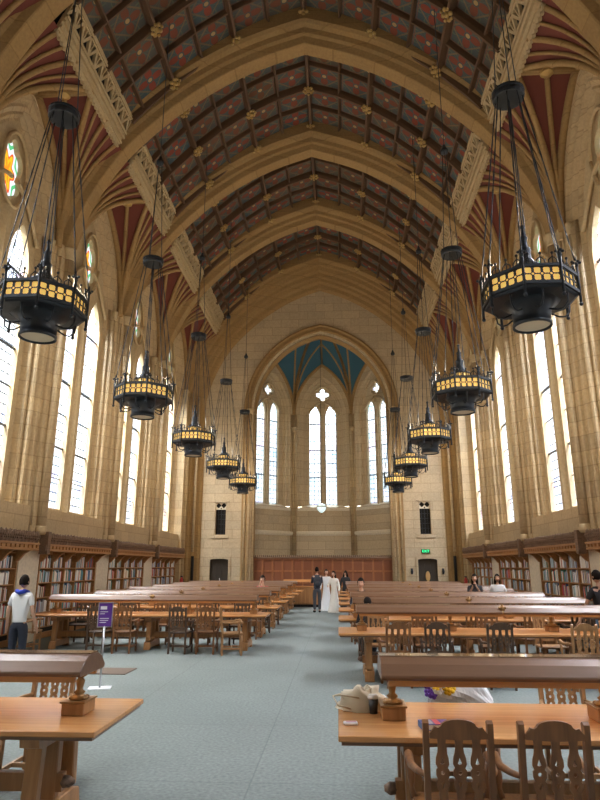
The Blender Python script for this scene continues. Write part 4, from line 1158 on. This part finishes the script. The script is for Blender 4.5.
def person(loc, rz, label, h=1.7, pose='stand', top=('black', (.02, .02, .025)), bottom=('navy', (.02, .025, .04)), hair='short', skin_='a', arms=None, lean=0., gown=False, sleeves='short', look=0.):
    """local +y is the way the figure faces; origin on the floor under the hips"""
    o = empty('person', loc, R(rz)); tag(o, label, 'person'); s = h / 1.75
    sit = pose == 'sit'; hz = .54 if sit else .93
    J = {}
    ls, lc = sin(lean), cos(lean)
    def up(d, x=0, y=0):   # torso point d above the hips, leaning forward
        return (x * s, (y * lc + d * ls) * s, (hz + d * lc - y * ls) * s)
    J['pel'] = up(0); J['sp'] = up(.2); J['ch'] = up(.40, 0, .0); J['ne'] = up(.55, 0, .0); J['nk'] = up(.61, 0, .015)
    for q, n in ((-1, 'l'), (1, 'r')):
        J['hip' + n] = up(-.04, q * .09)
        if sit: J['kn' + n] = (q * .11 * s, .42 * s, .50 * s); J['an' + n] = (q * .12 * s, .40 * s, .09 * s); J['to' + n] = (q * .13 * s, .56 * s, .035 * s)
        else: J['kn' + n] = (q * .10 * s, .02 * s, .50 * s); J['an' + n] = (q * .10 * s, -.02 * s, .085 * s); J['to' + n] = (q * .12 * s, .14 * s, .035 * s)
        J['sh' + n] = up(.47, q * .17)
        A = (arms or {}).get(n) or ('down')
        if A == 'down': el, wr = up(.19, q * .245, -.01), up(-.04, q * .285, .07)
        elif A == 'x': pass
        elif A == 'table': el, wr = up(.22, q * .25, .10), up(.20, q * .12, .34)
        elif A == 'phone': el, wr = up(.20, q * .20, .12), up(.44, q * .07, .26)
        elif A == 'face': el, wr = up(.24, q * .16, .22), up(.56, q * .06, .17)
        elif A == 'lean': el, wr = up(.20, q * .30, .08), up(-.06, q * .38, .20)
        J['el' + n] = el; J['wr' + n] = wr
    nd = []; ix = {}
    def add(k_, r_): ix[k_] = len(nd); nd.append((J[k_], (r_[0] * s, r_[1] * s) if isinstance(r_, tuple) else r_ * s))
    add('pel', (.085, .07)); add('sp', (.085, .07)); add('ch', (.09, .075)); add('ne', .05); add('nk', .05)
    E_ = [(0, 1), (1, 2), (2, 3), (3, 4)]
    for n in 'lr':
        for k_, r_ in (('hip' + n, .055), ('kn' + n, .055), ('an' + n, .038), ('to' + n, .032), ('sh' + n, .042), ('el' + n, .038), ('wr' + n, .027)): add(k_, r_)
        E_ += [(ix['pel'], ix['hip' + n]), (ix['hip' + n], ix['kn' + n]), (ix['kn' + n], ix['an' + n]), (ix['an' + n], ix['to' + n]), (ix['ch'], ix['sh' + n]), (ix['sh' + n], ix['el' + n]), (ix['el' + n], ix['wr' + n])]
        w = Vector(J['wr' + n]); d = (w - Vector(J['el' + n])).normalized(); side_ = d.cross(Vector((1, 0, 0) if abs(d.x) < .8 else (0, 0, 1))).normalized()
        pl = w + d * .07 * s; pi_ = len(nd); nd.append((tuple(pl), (.034 * s, .018 * s))); E_.append((ix['wr' + n], pi_))
        for f_ in range(4):
            off = side_ * (.03 - .02 * f_) * s; l_ = (.072, .082, .078, .06)[f_] * s
            a_ = len(nd); nd.append((tuple(pl + off + d * .03 * s), .0085 * s)); nd.append((tuple(pl + off + d * (.03 * s + l_ * .6)), .008 * s)); nd.append((tuple(pl + off * 1.0 + d * (.03 * s + l_) + Vector((0, 0, -.012 * s))), .007 * s))
            E_ += [(pi_, a_), (a_, a_ + 1), (a_ + 1, a_ + 2)]
        a_ = len(nd); nd.append((tuple(w + d * .04 * s + side_ * .038 * s), .010 * s)); nd.append((tuple(w + d * .085 * s + side_ * .05 * s), .008 * s)); E_ += [(ix['wr' + n], a_), (a_, a_ + 1)]
    body = skin('body', nd, E_, SK[skin_], o)
    # head: shaped skull with jaw, nose, lips and ears, joined into the body mesh
    hd = MB(); n_, m_ = 18, 14; hc = Vector(up(.712, 0, .03)); rot = Matrix.Rotation(-lean * .8, 4, 'X') @ Matrix.Rotation(look, 4, 'Z')
    vs = []
    for i in range(m_ + 1):
        t = pi * i / m_
        for k_ in range(n_):
            a = 2 * pi * k_ / n_; x = .076 * sin(t) * cos(a); y = .095 * sin(t) * sin(a); z = .118 * cos(t)
            if z < -.02: f_ = 1 + (z + .02) * 2.6; x *= f_; y = y * f_ + (.012 if y > 0 else 0)
            if y > 0 and abs(z + .01) < .03 and abs(x) < .02: y += .018
            vs.append(tuple(hc + rot @ (Vector((x, y, z)) * s)))
    hd.add(vs, [((i + 1) * n_ + k_, (i + 1) * n_ + (k_ + 1) % n_, i * n_ + (k_ + 1) % n_, i * n_ + k_) for i in range(m_) for k_ in range(n_)], True)
    def HP(x, y, z): return tuple(hc + rot @ (Vector((x, y, z)) * s))
    for q in (-1, 1): hd.ell(HP(q * .078, -.005, -.005), .012 * s, .02 * s, .03 * s, 8, 6)
    hd.ell(HP(0, .098, -.022), .012 * s, .016 * s, .02 * s, 8, 6)
    bm_ = bmesh.new(); bm_.from_mesh(body.data); tmp = bpy.data.meshes.new('t'); tmp.from_pydata(hd.v, [], hd.f); bm_.from_mesh(tmp); bm_.to_mesh(body.data); bm_.free()
    for p in body.data.polygons: p.use_smooth = True
    for q in (-1, 1): ey = MB().ell(HP(q * .03, .083, .012), .012 * s, .007 * s, .0065 * s, 8, 5).build('eye', EYEW, o); MB().ell(HP(q * .03, .0895, .012), .0055 * s, .003 * s, .0055 * s, 8, 5).build('iris', EYE, ey); MB().tube([HP(q * .015, .089, .03), HP(q * .03, .088, .034), HP(q * .046, .078, .030)], .0035 * s, 5).build('eyebrow', HAIR, o)
    MB().ell(HP(0, .086, -.055), .022 * s, .008 * s, .007 * s, 8, 5).build('mouth', mat('lip', (.35, .10, .09), .5) if 'lip' not in M else M['lip'], o)
    # hair
    hm = MB(); vs = []
    for i in range(10):
        t = pi * .66 * i / 9
        for k_ in range(18):
            a = 2 * pi * k_ / 18; fy = sin(a); cut = 1.0
            tt = t * (.55 if fy > .35 else 1.0) if hair != 'hood' else t
            vs.append(HP(.088 * sin(tt) * cos(a), .107 * sin(tt) * fy - .006, .128 * cos(tt) + .004 + .004 * sin(5 * a + i)))
    hm.add(vs, [(i * 18 + k_, (i + 1) * 18 + k_, (i + 1) * 18 + (k_ + 1) % 18, i * 18 + (k_ + 1) % 18) for i in range(9) for k_ in range(18)], True)
    if hair in ('long', 'hood'):
        bk_ = .34 if hair == 'long' else .30
        rows = []
        for i in range(8):
            t = i / 7; w_ = .085 + .03 * sin(pi * t) - .02 * t + (.07 * t if hair == 'hood' else 0)
            rows.append([HP(w_ * cos(a), -.03 - .05 * t * .5 + .07 * sin(a) * (1 if sin(a) < 0 else .55), .03 - bk_ * t) for a in [2 * pi * k_ / 14 for k_ in range(14)]])
        if hair == 'long': rows = [[(p[0], p[1], p[2]) for p in r_] for r_ in rows]
        hm.grid(rows, True, True)
    hm.build('hair' if hair != 'hood' else 'head_scarf', HAIR, o)
    # clothes
    tm = cloth(*top); bmat = cloth(*bottom)
    def P(k_): return J[k_]
    nn = [(up(-.06), (.155 * s, .122 * s)), (up(.05), (.15 * s, .117 * s)), (up(.2), (.145 * s, .112 * s)), (up(.40), (.165 * s, .118 * s)), (up(.525), (.088 * s, .08 * s))]
    ee = [(0, 1), (1, 2), (2, 3), (3, 4)]
    for n in 'lr':
        b_ = len(nn); el = Vector(P('el' + n)); sh_ = Vector(P('sh' + n)); wr = Vector(P('wr' + n))
        nn.append((P('sh' + n), .062 * s)); nn.append((tuple(sh_.lerp(el, .75 if sleeves == 'short' else 1.)), .058 * s)); ee += [(3, b_), (b_, b_ + 1)]
        if sleeves == 'long': nn.append((tuple(el.lerp(wr, .92)), .042 * s)); ee.append((b_ + 1, b_ + 2))
    skin('shirt', nn, ee, tm, o, root=2)
    if gown:
        g = MB(); rows = []
        for i in range(10):
            t = i / 9; z = (hz + .10) * s * (1 - t) + .02 * t; r_ = (.135 + .17 * t ** 1.3) * s
            rows.append([(r_ * (1 + .06 * sin(9 * a) * t) * cos(a), r_ * .85 * (1 + .06 * sin(9 * a) * t) * sin(a), z) for a in [2 * pi * k_ / 36 for k_ in range(36)]])
        g.grid(rows, True, True); g.build('gown', bmat, o)
    else:
        nn = [(up(.07), (.140 * s, .108 * s)), (up(-.03), (.15 * s, .12 * s))]; ee = [(0, 1)]
        for n in 'lr':
            b_ = len(nn); an = Vector(P('an' + n))
            nn += [(P('hip' + n), .110 * s), (P('kn' + n), .076 * s), (tuple(an + Vector((0, 0, .01))), .058 * s)]; ee += [(1, b_), (b_, b_ + 1), (b_ + 1, b_ + 2)]
        skin('trousers', nn, ee, bmat, o, root=1)
    for n in 'lr':
        sh = MB(); an = Vector(P('an' + n)); to = Vector(P('to' + n)); sh.tube([an + Vector((0, -.04 * s, -.035 * s)), an + Vector((0, .02 * s, -.03 * s)), to + Vector((0, 0, .01)), to + Vector((0, .05 * s, 0))], [.035 * s, .048 * s, .042 * s, .025 * s], 10)
        sh.build('shoe', HAIR, o)
    return o, up, s
BK = ('black', (.018, .018, .022)); NV = ('navy', (.02, .026, .045)); WH = ('white', (.72, .74, .76)); PK = ('pink', (.62, .10, .16)); GW = ('ivory', (.68, .66, .60)); JN = ('denim', (.10, .22, .42)); GY = ('charcoal', (.05, .055, .065))
o, up, s = person((-4.88, 11.2, 0), -4, 'person in white t-shirt, blue scarf and navy trousers seen from behind, far left', 1.66, top=WH, bottom=NV, skin_='a')
sc = MB(); sc.tube([up(.53, .11, .04), up(.545, .08, -.06), up(.52, 0, -.11), up(.545, -.08, -.06), up(.53, -.11, .04)], [.02, .035, .04, .035, .02], 8); sc.build('blue_scarf', cloth('blue', (.02, .05, .42)), o)
o, up, s = person((-.10, 26.3, 0), 8, 'person in black with a dark backpack standing in the aisle, back to the camera', 1.78, top=NV, bottom=GY, arms={'l': 'phone', 'r': 'phone'}, sleeves='long')
b = MB(); b.ell(up(.26, 0, -.20), .17, .09, .24, 12, 8); b.ell(up(.18, 0, -.27), .11, .05, .11, 10, 6); b.build('backpack', cloth('pack', (.03, .035, .045)), o)
person((.60, 26.2, 0), 150, 'long-haired person in a flowing ivory gown standing in the aisle', 1.62, top=GW, bottom=GW, hair='long', gown=True, sleeves='long', arms={'r': 'table'})
person((.26, 27.3, 0), 190, 'person in a white gown half hidden behind the one with the backpack', 1.68, top=WH, bottom=WH, hair='short', gown=True, sleeves='long', arms={'l': 'down'})
person((1.10, 29.2, 0), 175, 'person wrapped in black with covered head beyond the right-hand tables', 1.62, top=BK, bottom=BK, hair='hood', gown=True, sleeves='long')
person((-1.75, ROWS_L[3] + .84, 0), 176, 'person in pink top at a left-hand table, hands at the face', 1.95, 'sit', top=PK, bottom=NV, arms={'l': 'face', 'r': 'face'}, lean=.05)
person((1.42, ROWS_R[3] + .84, 0), 172, 'person in dark jacket sitting with head bowed at the fourth right-hand table', 1.95, 'sit', top=NV, bottom=BK, arms={'l': 'table', 'r': 'table'}, lean=.15, sleeves='long')
person((1.42, ROWS_R[2] - .80, 0), 4, 'person in black sitting hunched between the second and third right-hand tables', 1.66, 'sit', top=BK, bottom=BK, arms={'l': 'table', 'r': 'table'}, lean=.52, sleeves='long')
o, up, s = person((4.62, 18.27, 0), 166, 'long-haired person in black top looking at a phone by the right-hand tables', 1.60, top=BK, bottom=NV, hair='long', arms={'l': 'phone', 'r': 'phone'}, skin_='a')
ph = MB(); q = up(.47, 0, .36); ph.box(q[0] - .037, q[0] + .037, q[1] - .005, q[1] + .005, q[2] - .072, q[2] + .072); tag(ph.build('smartphone', mat('phone_black', (.02, .02, .03), .2)), 'dark smartphone held up by the long-haired person in black', 'phone'); po = bpy.data.objects['smartphone']; po.matrix_world = Matrix.Translation((4.62, 18.27, 0)) @ Matrix.Rotation(R(166), 4, 'Z')
person((5.25, 18.27, 0), 178, 'dark-haired person in a white blouse standing by the right-hand tables', 1.60, top=WH, bottom=NV, hair='long', skin_='b')
person((5.85, 12.72, 0), 20, 'person in black t-shirt and blue jeans at the right edge of the picture', 1.74, top=BK, bottom=JN, arms={'l': 'lean'}, lean=.06)

# ------------------------------------------------------------------ light, world, camera
WORLD, SKYL, SKYR = 2.3, 7600, 6800
wb_ = MB().box(-7.7, 7.7, -5.2, -5.0, 0, 19).build('wall_light_stop', M['stone']); struct(wb_)  # added wall behind the camera, shuts sky light out where the hall continues
w = bpy.data.worlds.new('World'); scn.world = w; w.use_nodes = True
wt = w.node_tree; bg = wt.nodes['Background']
tcn = wt.nodes.new('ShaderNodeTexCoord'); sp_ = wt.nodes.new('ShaderNodeSeparateXYZ'); rp_ = wt.nodes.new('ShaderNodeValToRGB')
wt.links.new(tcn.outputs['Generated'], sp_.inputs[0]); wt.links.new(sp_.outputs[2], rp_.inputs[0]); wt.links.new(rp_.outputs[0], bg.inputs[0])
rp_.color_ramp.elements[0].position = 0.; rp_.color_ramp.elements[0].color = (.32, .33, .30, 1)
rp_.color_ramp.elements[1].position = .12; rp_.color_ramp.elements[1].color = (.92, .97, 1., 1)
bg.inputs[1].default_value = WORLD
def window_light(name, loc, aim, sx_, sy_, power):
    L = bpy.data.lights.new(name, 'AREA'); L.shape = 'RECTANGLE'; L.size = sx_; L.size_y = sy_; L.energy = power; L.color = (1., .975, .94)
    o = bpy.data.objects.new(name, L); COL.objects.link(o); o.location = loc
    o.rotation_euler = (Vector(aim) - Vector(loc)).to_track_quat('-Z', 'Y').to_euler()
for sx in (-1, 1):
    for yc in BAYS: window_light('daylight_sky', (sx * 11.5, yc, 15.5), (sx * 2.5, yc, 0.), 4.6, 4.5, SKYL if sx < 0 else SKYR)
window_light('daylight_sky', (0, 39, 15), (0, 30, 1), 5, 4, SKYL * .8)
cam = bpy.data.cameras.new('Camera'); co = bpy.data.objects.new('Camera', cam); COL.objects.link(co)
cam.sensor_fit = 'VERTICAL'; cam.sensor_height = 24; cam.lens = 612 / 800 * 24; cam.clip_start = .05
co.location = (.8, 0, 1.83); co.rotation_euler = (R(90 + 15.18), 0, R(3.49)); scn.camera = co
scn.view_settings.view_transform = 'Standard'; scn.view_settings.look = 'None'; scn.view_settings.exposure = .12; scn.view_settings.gamma = 1
scn.view_settings.use_curve_mapping = False
scn.cycles.use_denoising = True; scn.cycles.max_bounces = 7; scn.cycles.diffuse_bounces = 5; scn.cycles.sample_clamp_indirect = 4
